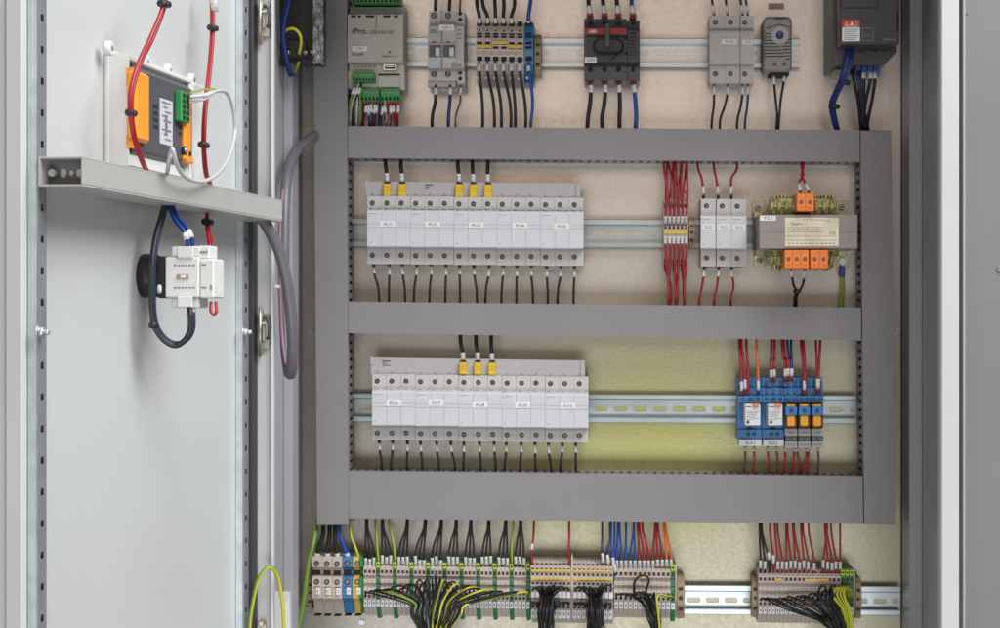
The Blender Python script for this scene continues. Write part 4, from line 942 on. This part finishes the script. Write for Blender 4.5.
for r_, (a, b, yy, dd) in enumerate(((531, 570.8, 569.6, 0), (531, 570.8, 577.9, 0), (573.4, 612.5, 570.1, 0), (573.4, 612.5, 578.4, 0))):
    mb = MB(); mb.box(a, yy, b, yy+2.2, 56, 61.2, 0, .3)
    for i in range(1, 9): mb.box(a+pd*i-.25, yy+.5, a+pd*i+.25, yy+2.4, 60, 61.5, 1, .05)
    build(mb, 'jumper', ['jumper', 'bracket'], None, label=f'{["upper", "lower"][r_%2]} yellow jumper across the {["left", "right"][r_//2]} block of two level terminals', cat='jumper', group='yellow jumpers on two level terminals')
# 13 single terminals with coloured wires
p3 = 4.72; x3 = 614
n3 = narrow(x3, p3, 'beige', 565.2, 'narrow beige terminal under the blue and red wires, first from left', 'narrow terminals under blue and red wires'); kids(None)
for i in range(1, 12): copy_thing(n3, p3*i, .06*i, 48, f'narrow beige terminal under the blue and red wires, {ORD[i]} from left')
narrow(x3+p3*12, p3, 'green', 566.2, 'green earth terminal at the right end below the orange wires', None, ext=3)
mb = MB(); mb.xprof(x3+p3*13, x3+p3*13+1.2, [(5, 565.5), (44, 565.5), (48, 571), (47, 602), (34, 620), (5, 620)], 48, 0); build(mb, 'end_plate', ['beige'], None, label='thin beige end plate right of the green earth terminal', cat='end plate')
mb = MB(); mb.box(641.5, 576, 648.5, 578.8, 42, 49.5, 0, .3); build(mb, 'jumper', ['jumper'], None, label='short yellow jumper behind the black wire loop', cat='jumper')
end_bracket(677, 684.5, 577, 619, 'tan end bracket right of the strip with orange wires')
end_bracket(752.3, 758, 578, 618, 'tan end bracket left of the right terminal strip')
dm('beigeplain', (.46, .39, .335), .5)
uw = [(602.5, 602.2, 'navy', 553, 50), (607.8, 610, 'navy', 554.5, 50), (613, 611, 'blue', 557, 50), (614.5, 614.5, 'blue', 563, 50)]
for i, (a, b, c, ys, d) in enumerate(uw):
    wire([(a+.6, ys+13, 50), (a+.4, ys+6, 54), (a-.5, ys-4, 52), (b, 540, 46), (b, 528, 44), (b, 508, 36)], 1.35, c, f'{cn[c]} wire into the two level terminals, {ORD[i]} from left', 'blue wires into the two level terminals', [(ys, ys+9.5)])
cw = [('blue', 617.8), ('blue', 619.5), ('blue', 626), ('blue', 633.5), ('blue', 634), ('red', 637.5), ('red', 639.5), ('red', 642.5), ('red', 655), ('red', 656), ('red', 658), ('orangew', 664), ('orangew', 665.5)]
for i, (c, tp) in enumerate(cw):
    a = x3+p3*(i+.5)-(.6 if i == 12 else 0); a = x3+p3*(i*.96+.6); ys = 559.5+(-1.5 if i > 8 else 0)
    wire([(a, 570, 38), (a, 564, 46), (a-.3, 554, 48), (a*.55+tp*.45, 542, 46), (tp, 528, 44), (tp, 508, 36)], 1.35, c, f'{cn[c]} wire into the middle right strip, {ORD[i]} from left', 'coloured wires above the middle right strip', [(ys-.5, ys+8.5)], tip=(ys+8.5, ys+12, 'brown' if c != 'blue' else 'black'))
for i, (a, tp) in enumerate(((532.3, 534.5), (569.3, 569))):
    wire([(a, 572, 52), (a, 562, 56), (a-.5 if i == 0 else a-.3, 548, 54), (tp+.3 if i else tp-1, 536, 48), (tp, 508, 36)], 1.4, 'red', f'lone red wire into the {["left", "right"][i]} end of the left two level block', 'lone red wires above the two level terminals', [(544, 550)] if i == 0 else [])
# right strip: 19 beige + 3 green
p4 = 4.33; x4 = 758.4
n4 = narrow(x4, p4, 'beige', 570.5, 'narrow beige terminal of the right strip, first from left', 'narrow beige terminals of the right strip')
g4 = narrow(x4+p4*19, p4, 'green', 571, 'green earth terminal of the right strip, first of three', 'green earth terminals of the right strip', ext=3); kids(None)
for i in range(1, 19): copy_thing(n4, p4*i, .05*i, 48, f'narrow beige terminal of the right strip, {ORD[i]} from left')
for i in (1, 2): copy_thing(g4, p4*i, .05*i, 48, f'green earth terminal of the right strip, {ORD[i]} of three')
mb = MB(); mb.xprof(853.8, 855, [(5, 570), (44, 570), (48, 576), (47, 608), (34, 624), (5, 624)], 48, 0); build(mb, 'end_plate', ['beige'], None, label='thin beige end plate right of the three green earth terminals', cat='end plate')
end_bracket(855.5, 861.5, 579, 619, 'tan end bracket at the right end of the right strip')
for i, (a, b) in enumerate(((775.5, 783), (804.5, 829.5))):
    mb = MB(); mb.box(a, 578.6+i*.4, b, 581+i*.4, 42, 49.2, 0, .3)
    build(mb, 'jumper', ['jumper'], None, label=f'{["short", "long"][i]} yellow jumper in the upper channel of the right strip', cat='jumper', group='jumpers of the right strip')
rw = [(0, 'wblack', 759.5, 0), (1, 'wblack', 761, 0), (2, 'wblack', 761.8, -9), (3, 'red', 770, -5.5), (4, 'red', 775, 0), (5, 'red', 777.5, 0), (6, 'red', 786, 0), (7, 'red', 787.5, 0), (8, 'red', 793, 0), (9, 'red', 794, 0),
      (10, 'red', 801, 0), (11, 'red', 803, 0), (12.4, 'red', 808.5, 1), (14.5, 'red', 827, 0), (15.5, 'red', 825, 0), (16.5, 'red', 826.5, .6), (17.4, 'red', 831, 0), (18.4, 'red', 840, 0)]
for i, (k, c, tp, o) in enumerate(rw):
    a = x4+p4*(k+.5); ys = 560+o+R.uniform(-.8, 1)
    wire([(a, 576, 38), (a, 569, 46), (a-.1, 560+o*.5, 49), (a*.75+tp*.25, 552, 48), (a*.3+tp*.7, 540, 46), (tp, 528, 44), (tp, 508, 36)], 1.3, c, f'{cn[c]} wire above the right terminal strip, {ORD[i]} from left', 'wires above the right terminal strip', [(ys, ys+8.5)])

# ---------------------------------------------------------- outgoing bundles
def fan(starts, focus, spread, y0, lift, r, label, group, d0=48, df=92, pe=(), sag=0):
    n = len(starts)
    for i, sx in enumerate(starts):
        f = (sx-focus); fx = focus+spread*(i-(n-1)/2)/n*2+R.uniform(-1, 1)
        m = 'pey' if i in pe else 'wblack'
        up_ = lift*(1-min(1, abs(f)/70))**1.0 + R.uniform(-1.5, 2.5)
        y0i = y0+R.uniform(-1, 1.5); d = d0+R.uniform(0, 3)
        g_ = sag*min(1, abs(f)/75)
        pts = [(sx, y0i+1.5, d-8), (sx-.04*f, y0i-1-up_*.5, d+10), (sx-.30*f+R.uniform(-1.2, 1.2), y0i-up_*.9+g_*.9, d+22+R.uniform(-4, 9)), (sx-.66*f, y0i+8-up_*.25+g_, df-14+R.uniform(-5, 5)),
               (fx+.13*f, y0i+22, df+R.uniform(-5, 4)), (fx, 634, df+R.uniform(-5, 4)), (fx, 665, df)]
        wire(pts, (r*1.3 if m == 'pey' else r)*R.uniform(.95, 1.05), m, f'{"green and yellow" if m == "pey" else "black"} outgoing wire {label}, {ORDL(i)} from left', group, k=6)
def ORDL(i):
    if i < 22: return ORD[i]
    return {2: 'twenty-', 3: 'thirty-', 4: 'forty-'}[(i+1)//10]+ORD[(i+1) % 10-1] if (i+1) % 10 else {3: 'thirtieth', 4: 'fortieth'}[(i+1)//10]
st = []; pe = set()
for g in range(10):
    for j in range(3): st.append(x+pitch*(g*4+j+.5))
    if g in (0, 4, 5, 6, 7, 9): pe.add(len(st)); st.append(x+pitch*(g*4+3.5))
fan(st, 434, 15, 593, 17, 1.15, 'fanning from the long strip', 'outgoing wires fanning from the long strip', pe=pe, sag=4)
fan([532.8+pd*i*.98 for i in range(9)], 545, 6, 589, 2, 1.3, 'from upper level of the left two level block', 'outgoing wires of the two level terminals', d0=56, df=84)
fan([532.8+pd*i*.98 for i in range(9)], 546, 6, 605, 1, 1.2, 'from lower level of the left two level block', 'outgoing wires of the two level terminals', d0=46, df=74)
fan([576+pd*i*.98 for i in range(9)], 596, 6, 590, 3, 1.3, 'from upper level of the right two level block', 'outgoing wires of the two level terminals', d0=56, df=84)
fan([576+pd*i*.98 for i in range(9)], 596, 6, 605, 1, 1.2, 'from lower level of the right two level block', 'outgoing wires of the two level terminals', d0=46, df=74)
fan([616+p3*i for i in range(9)], 656, 4, 597, 4, 1.1, 'of the middle right strip', 'outgoing wires of the middle right strip', df=72)
wire([(636, 597, 48), (634, 590, 60), (635, 581, 64), (640, 576, 64), (646, 576, 64), (649, 581, 64), (646, 590, 62), (648, 597, 64), (655, 606, 70), (656, 634, 74), (656, 660, 74)], 1.5, 'wblack', 'black wire making a round loop over the middle right strip', None)
wire([(672.5, 597, 48), (666, 596, 60), (659, 595, 66), (657, 600, 70), (658.5, 615, 74), (660, 634, 74), (660, 660, 74)], 1.5, 'pe', 'green and yellow wire bending down from the right end of the middle strip', None)
fan([761+p4*i for i in range(18)], 838, 8, 600, 13, 1.25, 'of the right strip', 'outgoing wires of the right strip', df=92, sag=10)
for i, (a, b) in enumerate(((819, 826), (829.5, 836.5))):
    wire([(a, 600, 48), (a-.5, 591, 60), (a+3.5, 585.5, 64), (b, 589, 64), (b+.3, 598, 66), (b+4, 612, 80), (846+i, 634, 88), (846+i, 660, 88)], 1.3, 'wblack', f'black wire with a small loop above the right strip bundle, {ORD[i]} from left', 'looped black wires of the right strip')
for i in range(4):
    c = x4+p4*(19.4+.7*i)
    wire([(c, 598, 44), (c-1, 590, 58), (c-5-i*.4, 588, 68), (c-9+i*.5, 596, 76), (844+i*2.2, 612, 84), (845+i*2.4, 632, 90), (845+i*2.4, 660, 90)], 1.5, ('pe', 'pey', 'pey', 'wyellow')[i], f'{"green and yellow" if i<3 else "yellow"} wire arching down from the right strip earth terminals, {ORD[i]} from left', 'earth wires of the right strip')

# ================================================================== LEFT SIDE THINGS
# earth loop door - cabinet
wire([(249, 660, 330), (249, 632, 330), (252, 606, 332), (259, 578, 332), (270, 567, 325), (278, 578, 312), (282.5, 604, 305), (284, 634, 300), (284, 660, 300)], 2.1, 'pe', 'green and yellow earth loop between door and cabinet at the lower left', None)
# big flexible sleeve
wire([(334, 122, 0), (314, 136, 62), (303, 144, 110), (294, 155, 150), (288, 172, 185), (285, 200, 210), (284, 245, 225), (284, 300, 235), (285.5, 345, 250), (288, 368, 265), (290.5, 374, 278), (292.5, 362, 290), (292, 330, 302), (288, 290, 312), (280.5, 255, 322), (268, 228, 334), (255, 212, 345), (248, 206, 352)],
     6.2, 'conduit', 'thick grey flexible cable sleeve looping between cabinet and door', None, name='cable_sleeve', cat='cable', k=14)
wire([(283, 190, 222), (280, 220, 232), (280, 280, 246), (281.5, 330, 256), (285.5, 366, 270)], 2.2, 'pinkflex', 'pinkish cable running down beside the thick grey sleeve', None, name='cable', cat='cable')
# fan housing upper left
t = thing('fan_unit', 'black fan unit on the left wall above the grey sleeve', 'fan', (295, 60, 140))
mb = MB(); mb.box(278, -40, 318, 60, 90, 150, 0, 1.2).box(278, 58, 284, 64, 90, 155, 0, .6).box(284, 40, 306, 58, 150, 158, 0, 1).box(311, -40, 314, 61, 150, 162, 0, .6)
build(mb, 'housing', ['black'], t)
for (xx, y) in ((287.5, 52), (305, 52.3), (312, 51.5), (321.5, 62)):
    mb = MB(); mb.cyl(xx, y, 2, 150, 165, 0, 12, bev=.6).cyl(xx, y, .9, 164, 165.4, 1, 6); build(mb, 'screw', ['steel', 'hole'], t)
mb = MB(); N = 34; vs = []; rr = random.Random(3)
for i in range(N):
    y = -40+i*(104)/(N-1)
    for j in range(7): vs.append(P(313.2+j*1.7+rr.uniform(-.5, .5), y+rr.uniform(-.8, .8), 170+rr.uniform(-3, 3)))
mb.add(vs, [(i*7+j, i*7+j+1, (i+1)*7+j+1, (i+1)*7+j) for i in range(N-1) for j in range(6)], 0)
vs2 = [v+Vector((0, .0015, 0)) for v in vs]; mb.add(vs2, [(i*7+j, (i+1)*7+j, (i+1)*7+j+1, i*7+j+1) for i in range(N-1) for j in range(6)], 0)
build(mb, 'foil_strip', ['filmcr'] if 'filmcr' in M else ['film'], t)
wire([(292, -14, 175), (288.5, 4, 175), (284.5, 22, 175), (283.5, 38, 172), (286, 56, 168), (290, 70, 160), (295, 75, 145)], 2.4, 'deepblue', 'blue cable hanging in front of the black fan unit', None, name='cable', cat='cable')
wire([(289, -14, 172), (285.5, 6, 172), (282.5, 26, 170), (282.5, 44, 168), (286, 62, 162), (290.5, 76, 150)], 2.2, 'navy', 'dark blue cable hanging behind the blue one at the fan unit', None, name='cable', cat='cable')
wire([(284.5, 32, 168), (288, 29.5, 172), (294, 29, 174), (299.5, 34, 172), (301, 42, 168), (299, 54, 160)], 1.8, 'wyellow', 'yellow wire arching over the black fan unit', None)
wire([(299, 62, 158), (297, 68, 156), (293, 75, 148), (289, 73, 140)], 1.7, 'pe', 'green and yellow wire end under the black fan unit', None)

# ---------------------------------------------------------- meter on the door
t = thing('panel_meter', 'grey and orange panel meter in white adapter mounted on the open door', 'meter', (200, 150, 0), fr=DR)
def dB(mb, s0, s1, n0, n1, z0, z1, m=0, b=1): return mb.cbox((s0/1000, s1/1000), (n0/1000, n1/1000), (z0/1000, z1/1000), m, b)
def ss(px, n): return dp(px, 100, n)[0]
mb = MB(DR); sA = ss(103, -9); sE = ss(199, -2)
dB(mb, sA, sE, -9, -2.5, 126, 228, b=2.5)
dB(mb, sA+16, sE-6, -2.4, 8, 128, 223, b=1.5)
S0 = ss(128, 13); S1 = ss(191, 14)
dB(mb, S0+.1, S1+6, 8.1, 13, 218.5, 223, b=.8); dB(mb, sA+2.5, S0, -2.4, 13.2, 128, 223.2, b=1.5); dB(mb, S1+1, S1+6, 8.1, 13, 128, 218.4, b=.8); dB(mb, S0+.1, S1+.9, 8.1, 11, 128, 138, b=.8)
for q in (107, 143, 166, 190):
    mb.cyl(ss(q, 0)+2, 226.5, 6.5, -2.6, 4, 0, 16, bev=1).cyl(ss(q, 0)+2, 226.5, 2.4, 3, 4.3, 1, 10)
build(mb, 'adapter_frame', ['adapter', 'groove'], t)
mb = MB(DR); dB(mb, S0+3, S1-1, 8.2, 16, 142, 213, b=2); dB(mb, S0+1, S0+12, 8.2, 12, 139, 217, m=1, b=.5)
for a in (ss(153, 16), ss(179, 16)):
    for i in range(3):
        for j in range(4): dB(mb, a+i*4.4, a+i*4.4+2.6, 15, 16.3, 165+j*6, 168.6+j*6, 1, .1)
q = ss(182.5, 16); mb.cyl(q, 152, 4.2, 15, 19, 1, 14).cyl(q, 152, 2.6, 15, 20, 2, 12)
build(mb, 'body', ['meter', 'hole', 'steel'], t)
mb = MB(DR); a, b_ = ss(137, 22), ss(150, 22)
dB(mb, a, b_, 12, 22, 149, 209, b=2.5); dB(mb, S0+1.5, a+2, 12.1, 17, 196, 211, b=1.5); dB(mb, S0+1.5, a+2, 12.1, 17, 143, 153, b=1.5)
build(mb, 'left_bracket', ['orangep'], t)
mb = MB(DR); a, b_ = ss(184, 18), ss(190, 18); dB(mb, a, b_+2, 12, 19, 143, 206, b=1.5); mb.cyl(b_-4, 150, 2.4, 18, 19.8, 1, 12); dB(mb, b_-12, b_+5, 12.1, 20, 141, 147, b=1)
build(mb, 'right_bracket', ['orangep', 'hole'], t)
mb = MB(DR); a, b_ = ss(160, 16.5), ss(172.5, 16.5)
dB(mb, a, b_, 16, 16.6, 153, 194, 0, .1)
for i in range(9): dB(mb, a+4+(i % 3)*4, b_-4-(i % 2)*9, 16.5, 16.8, 190-i*4.1, 191.6-i*4.1, 1, .02)
dB(mb, a+12, a+18, 16.5, 16.9, 163, 180, 1, .02)
build(mb, 'rating_label', ['dev', 'greyink'], t)
mb = MB(DR); a, b_ = ss(181.5, 23), ss(190, 23)
dB(mb, a, b_, 16.2, 23, 177, 205, 0, 1)
for i in range(5):
    for k in (0, 1): dB(mb, a+(b_-a)*(.12+.45*k), a+(b_-a)*(.44+.45*k), 22, 23.4, 179+i*5.1, 182.6+i*5.1, 1, .2)
build(mb, 'terminal_plug', ['pcbgreen', 'hole'], t)

# wires on the door  (x, y as seen, offset from the door)
def dwire(pts, r, m, label, group=None, **k): return wire(pts, r, m, label, group, pf=PD, **k)
dwire([(165, -14, 36), (161.5, 10, 40), (150, 38, 36), (138, 64, 34), (130.5, 90, 32), (130, 112, 32), (133.5, 138, 32), (141, 160, 30), (149, 178, 20), (153, 195, 14)], 1.9, 'red', 'front red wire passing over the panel meter on the door', 'paired red wires on the door')
dwire([(167, -14, 33), (163.2, 10, 36), (152.5, 38, 33), (140, 64, 31), (132.3, 92, 29), (131.6, 114, 29), (135.5, 140, 29), (143, 162, 27), (151, 180, 18), (155, 195, 12)], 1.9, 'red', 'rear red wire passing over the panel meter on the door', 'paired red wires on the door')
dwire([(211, -14, 10), (211.5, 30, 14), (208.5, 70, 20), (204.5, 105, 24), (202.8, 140, 24), (204.5, 170, 20), (209, 186, 14), (208, 205, 10), (206.5, 222, 12), (209, 243, 34), (209.5, 250, 34)], 1.7, 'red', 'left red wire of the pair right of the panel meter', 'red pair right of the panel meter')
dwire([(212.6, -14, 12), (213.3, 30, 16), (210, 72, 22), (206, 108, 26), (204.4, 142, 26), (206.6, 172, 21), (211, 187, 14), (207, 206, 12), (208, 224, 15), (211.5, 243, 36), (212, 250, 36)], 1.7, 'red', 'right red wire of the pair right of the panel meter', 'red pair right of the panel meter')
mb = MB(); mb.tube([PD(212.5, -8, 14), PD(214.8, 12, 15)], .0035, 0, 8); build(mb, 'label_flag', ['sleeve'], None, label='white marker flag at the top of the red pair on the door', cat='marker')
dwire([(190, 97, 26), (198, 96, 32), (207, 95, 36), (216, 91, 38), (225, 92, 34), (230, 100, 32), (234, 116, 32), (234.5, 135, 32), (229, 156, 38), (219, 172, 44), (205, 181, 46), (191, 180, 48), (181, 173, 50), (175.5, 162, 52), (172.5, 150, 52), (170.5, 152, 48), (168, 166, 44), (165.5, 184, 20)], 1.9, 'wwhite', 'white cable looping from the green meter plug to the cross bar', None, name='cable', cat='cable', k=9)
for i, (yy, c) in enumerate(((93, 'pe'), (98, 'wwhite'), (103, 'wwhite'))):
    dwire([(189, yy, 24), (197, yy-2, 30), (205, yy-4 if i else 89, 35), (214, 91-(1-i)*1.5, 38), (223, 91, 36)], 1.1, c, f'{["green and yellow", "upper white", "lower white"][i]} core entering the green meter plug', 'cores in the green meter plug')
def tie(px, py, n, w, label):
    mb = MB(); mb.tube([PD(px-w, py-.6, n), PD(px+w, py+.6, n)], .0033, 0, 8); mb.tube([PD(px+w*.3, py, n+2), PD(px+w+1.5, py+.4, n+5)], .0016, 0, 6)
    build(mb, 'cable_tie', ['black'], None, label=label, cat='cable tie', group='black ties round the red door wires')
tie(164, 4, 40, 4, 'black tie at the top of the left red pair on the door'); tie(131, 113, 31, 3, 'black tie on the red pair in front of the orange bracket')
tie(212.7, 28, 16, 3, 'black tie high on the red pair right of the meter'); tie(203.6, 145, 25, 3, 'black tie on the red pair just above the cross bar'); tie(207.5, 222, 14, 3.4, 'black tie on the red pair below the cross bar')

# ---------------------------------------------------------- main switch on the door
t = thing('door_switch', 'white switch body with black ring mounted on the door below the bar', 'switch', (252, 30, 0), fr=DR)
sc = 238.; zc = (CY-276)*1.615/F*1000
mb = MB(DR); mb.cyl(sc+8, zc, 20, -9, 4, 0, 28, bev=1.5).cyl(sc+8, zc, 17, 4, 14, 0, 24, bev=1.5); build(mb, 'mounting_ring', ['black'], t)
front = 221.   # the side of the body that faces the camera
def nn(px): return dn(px, front)
def zz_(py): return (CY-py)*(1.36+.994*front/1000-.05*.1093)/F*1000
mb = MB(DR); n0, n1 = nn(163), nn(173)
dB(mb, front+2, front+30, nn(156), nn(164.8), zz_(298), zz_(256), 0, 1.5); build(mb, 'shaft_block', ['black'], t)
mb = MB(DR)
dB(mb, front, front+30, nn(165), nn(199), zz_(297.5), zz_(257), 0, 1.2)
dB(mb, front+3, front+28, nn(170), nn(198), zz_(308), zz_(297.7), 0, 1.2); dB(mb, front+3, front+28, nn(170), nn(199), zz_(256.8), zz_(246), 0, 1.2)
dB(mb, front-2, front, nn(178), nn(194), zz_(258), zz_(246.5), 0, .8); dB(mb, front-2, front, nn(178), nn(193), zz_(307), zz_(296), 0, .8)
for (a, b, y) in ((174, 198, 264.5), (174, 198, 287)):
    for i in range(6): dB(mb, front-.3, front+1, nn(a+i*3.7), nn(a+i*3.7+2.4), zz_(y+1.6), zz_(y), 1, .1)
build(mb, 'body', ['adapter', 'groove'], t)
mb = MB(DR); dB(mb, front-1.2, front+1, nn(177), nn(189), zz_(279), zz_(274.5), 0, .2)
dB(mb, front-1.5, front, nn(181), nn(186), zz_(278), zz_(275.2), 1, .1); build(mb, 'rating_label', ['bracket', 'label'], t)
mb = MB(DR); dB(mb, front+1, front+29, nn(199.3), nn(213.5), zz_(298), zz_(259), 0, 1.2); dB(mb, front+4, front+26, nn(197), nn(208), zz_(258.8), zz_(245.5), 0, 1)
for i in range(3): mb.tube([DR.out((front+3.8)/1000, (nn(199.5)+i*2.6)/1000, zz_(252)/1000), DR.out((front+3.2)/1000, (nn(199.5)+i*2.6)/1000, zz_(252)/1000)], .0011, 1, 8)
for y in (264, 287): dB(mb, front+.7, front+2, nn(201), nn(206), zz_(y+1.4), zz_(y), 1, .1)
dB(mb, front+.6, front+2, nn(210), nn(211.5), zz_(290), zz_(285), 1, .1)
build(mb, 'auxiliary_contact', ['adapter', 'groove'], t)
mb = MB(DR); mb.cyl(sc-12, zz_(289), 5, nn(157), nn(161), 0, 12, bev=1); build(mb, 'lock_nut', ['adapter'], t)
def sw(pts):   # points given as seen, s along the door
    out = []
    for (px, py, s) in pts:
        n = dn(px, s); p = DR.out(s/1000, n/1000, 0); p.z = (CY-py)*(D+p.y)/F; out.append(p)
    return out
def swire(pts, r, m, label, group=None, sl=()):
    W = spline(sw(pts), 9); mb = MB(); mb.tube(W, r/1000, 0, 8); o = build(mb, 'wire', [m], loc=W[0], label=label, cat='wire', group=group)
    for a, b in sl:
        sb = MB(); sb.tube([W[a], W[b]], r*1.4/1000, 0, 8); build(sb, 'number_sleeve', ['sleeve'], o)
swire([(187.5, 250, 226), (187, 240, 222), (183, 230, 224), (175, 220, 228), (170, 208, 236), (168, 196, 240)], 2., 'deepblue', 'front blue wire into the top of the door switch', 'blue wires into the top of the door switch', [(9, 15)])
swire([(193, 250, 228), (191.5, 238, 226), (186, 227, 228), (178, 218, 234), (173, 207, 240), (171, 196, 244)], 2., 'deepblue', 'rear blue wire into the top of the door switch', 'blue wires into the top of the door switch', [(9, 15)])
swire([(167, 196, 238), (162, 214, 232), (155.5, 238, 222), (152, 265, 214), (151.5, 295, 212), (153.5, 322, 214), (162, 338, 218), (174, 345.5, 222), (184, 341, 222), (190, 330, 222), (190.5, 316, 222), (189, 304, 226)], 2.6, 'black', 'black cable looping from the bar round to the switch bottom', None)
swire([(169, 196, 242), (164.5, 214, 236), (158, 238, 226), (154, 265, 218), (153.7, 295, 216), (155.6, 321, 218), (163.5, 336, 222), (175, 343, 226), (186.5, 340, 226), (192.8, 330, 226), (193.4, 316, 226), (192, 304, 230)], 2., 'navy', 'blue cable following the black loop to the switch bottom', None, [(92, 98)])
swire([(211, 302, 232), (211, 311, 228), (214, 315, 228), (216.5, 311, 230), (216, 302, 234)], 1.5, 'red', 'short red link under the auxiliary contact of the door switch')
mb = MB(); W = sw([(150.5, 324, 212), (156.5, 326, 216)]); mb.tube(W, .0036, 0, 8); build(mb, 'cable_tie', ['black'], None, label='black tie on the looping cable below the door switch', cat='cable tie')

# ================================================================== LIGHT, CAMERA
w = bpy.data.worlds.new('World'); bpy.context.scene.world = w; w.use_nodes = True
bg = w.node_tree.nodes['Background']; bg.inputs[0].default_value = (1, .97, .90, 1); bg.inputs[1].default_value = .19
def area(name, loc, target, size, power, col, sy=None):
    l = bpy.data.lights.new(name, 'AREA'); l.energy = power; l.color = col; l.shape = 'RECTANGLE'; l.size = size; l.size_y = sy or size
    o = bpy.data.objects.new(name, l); C.objects.link(o); o.location = loc
    o.rotation_euler = (Vector(target)-Vector(loc)).to_track_quat('-Z', 'Y').to_euler(); return o
area('ceiling_light', (1.7, -1.55, 2.5), (0, -.1, -.3), 2.9, 205, (.97, .985, 1), 2.1)
area('fill_light', (-.3, -3.6, .85), (-.1, 0, .1), 2.2, 10.5, (1, .78, .67), .8)  # unseen warm lamp, added to put a pink glare on the plate
area('fill_light', (.2, -3.2, -1.2), (.1, 0, -.2), 2.2, 33, (.93, .95, 1), .9)  # unseen low cool fill, added to brighten the lower rows
cam = bpy.data.cameras.new('Camera'); co = bpy.data.objects.new('Camera', cam); C.objects.link(co)
co.location = (0, -D, 0); co.rotation_euler = (math.pi/2, 0, 0)
cam.sensor_width = 36; cam.lens = F*36/1000; cam.shift_x = -(CX-500)/1000; cam.clip_end = 50; cam.clip_start = .05
sc_ = bpy.context.scene; sc_.camera = co
sc_.view_settings.view_transform = 'Standard'; sc_.view_settings.look = 'None'; sc_.view_settings.exposure = 0; sc_.view_settings.gamma = 1
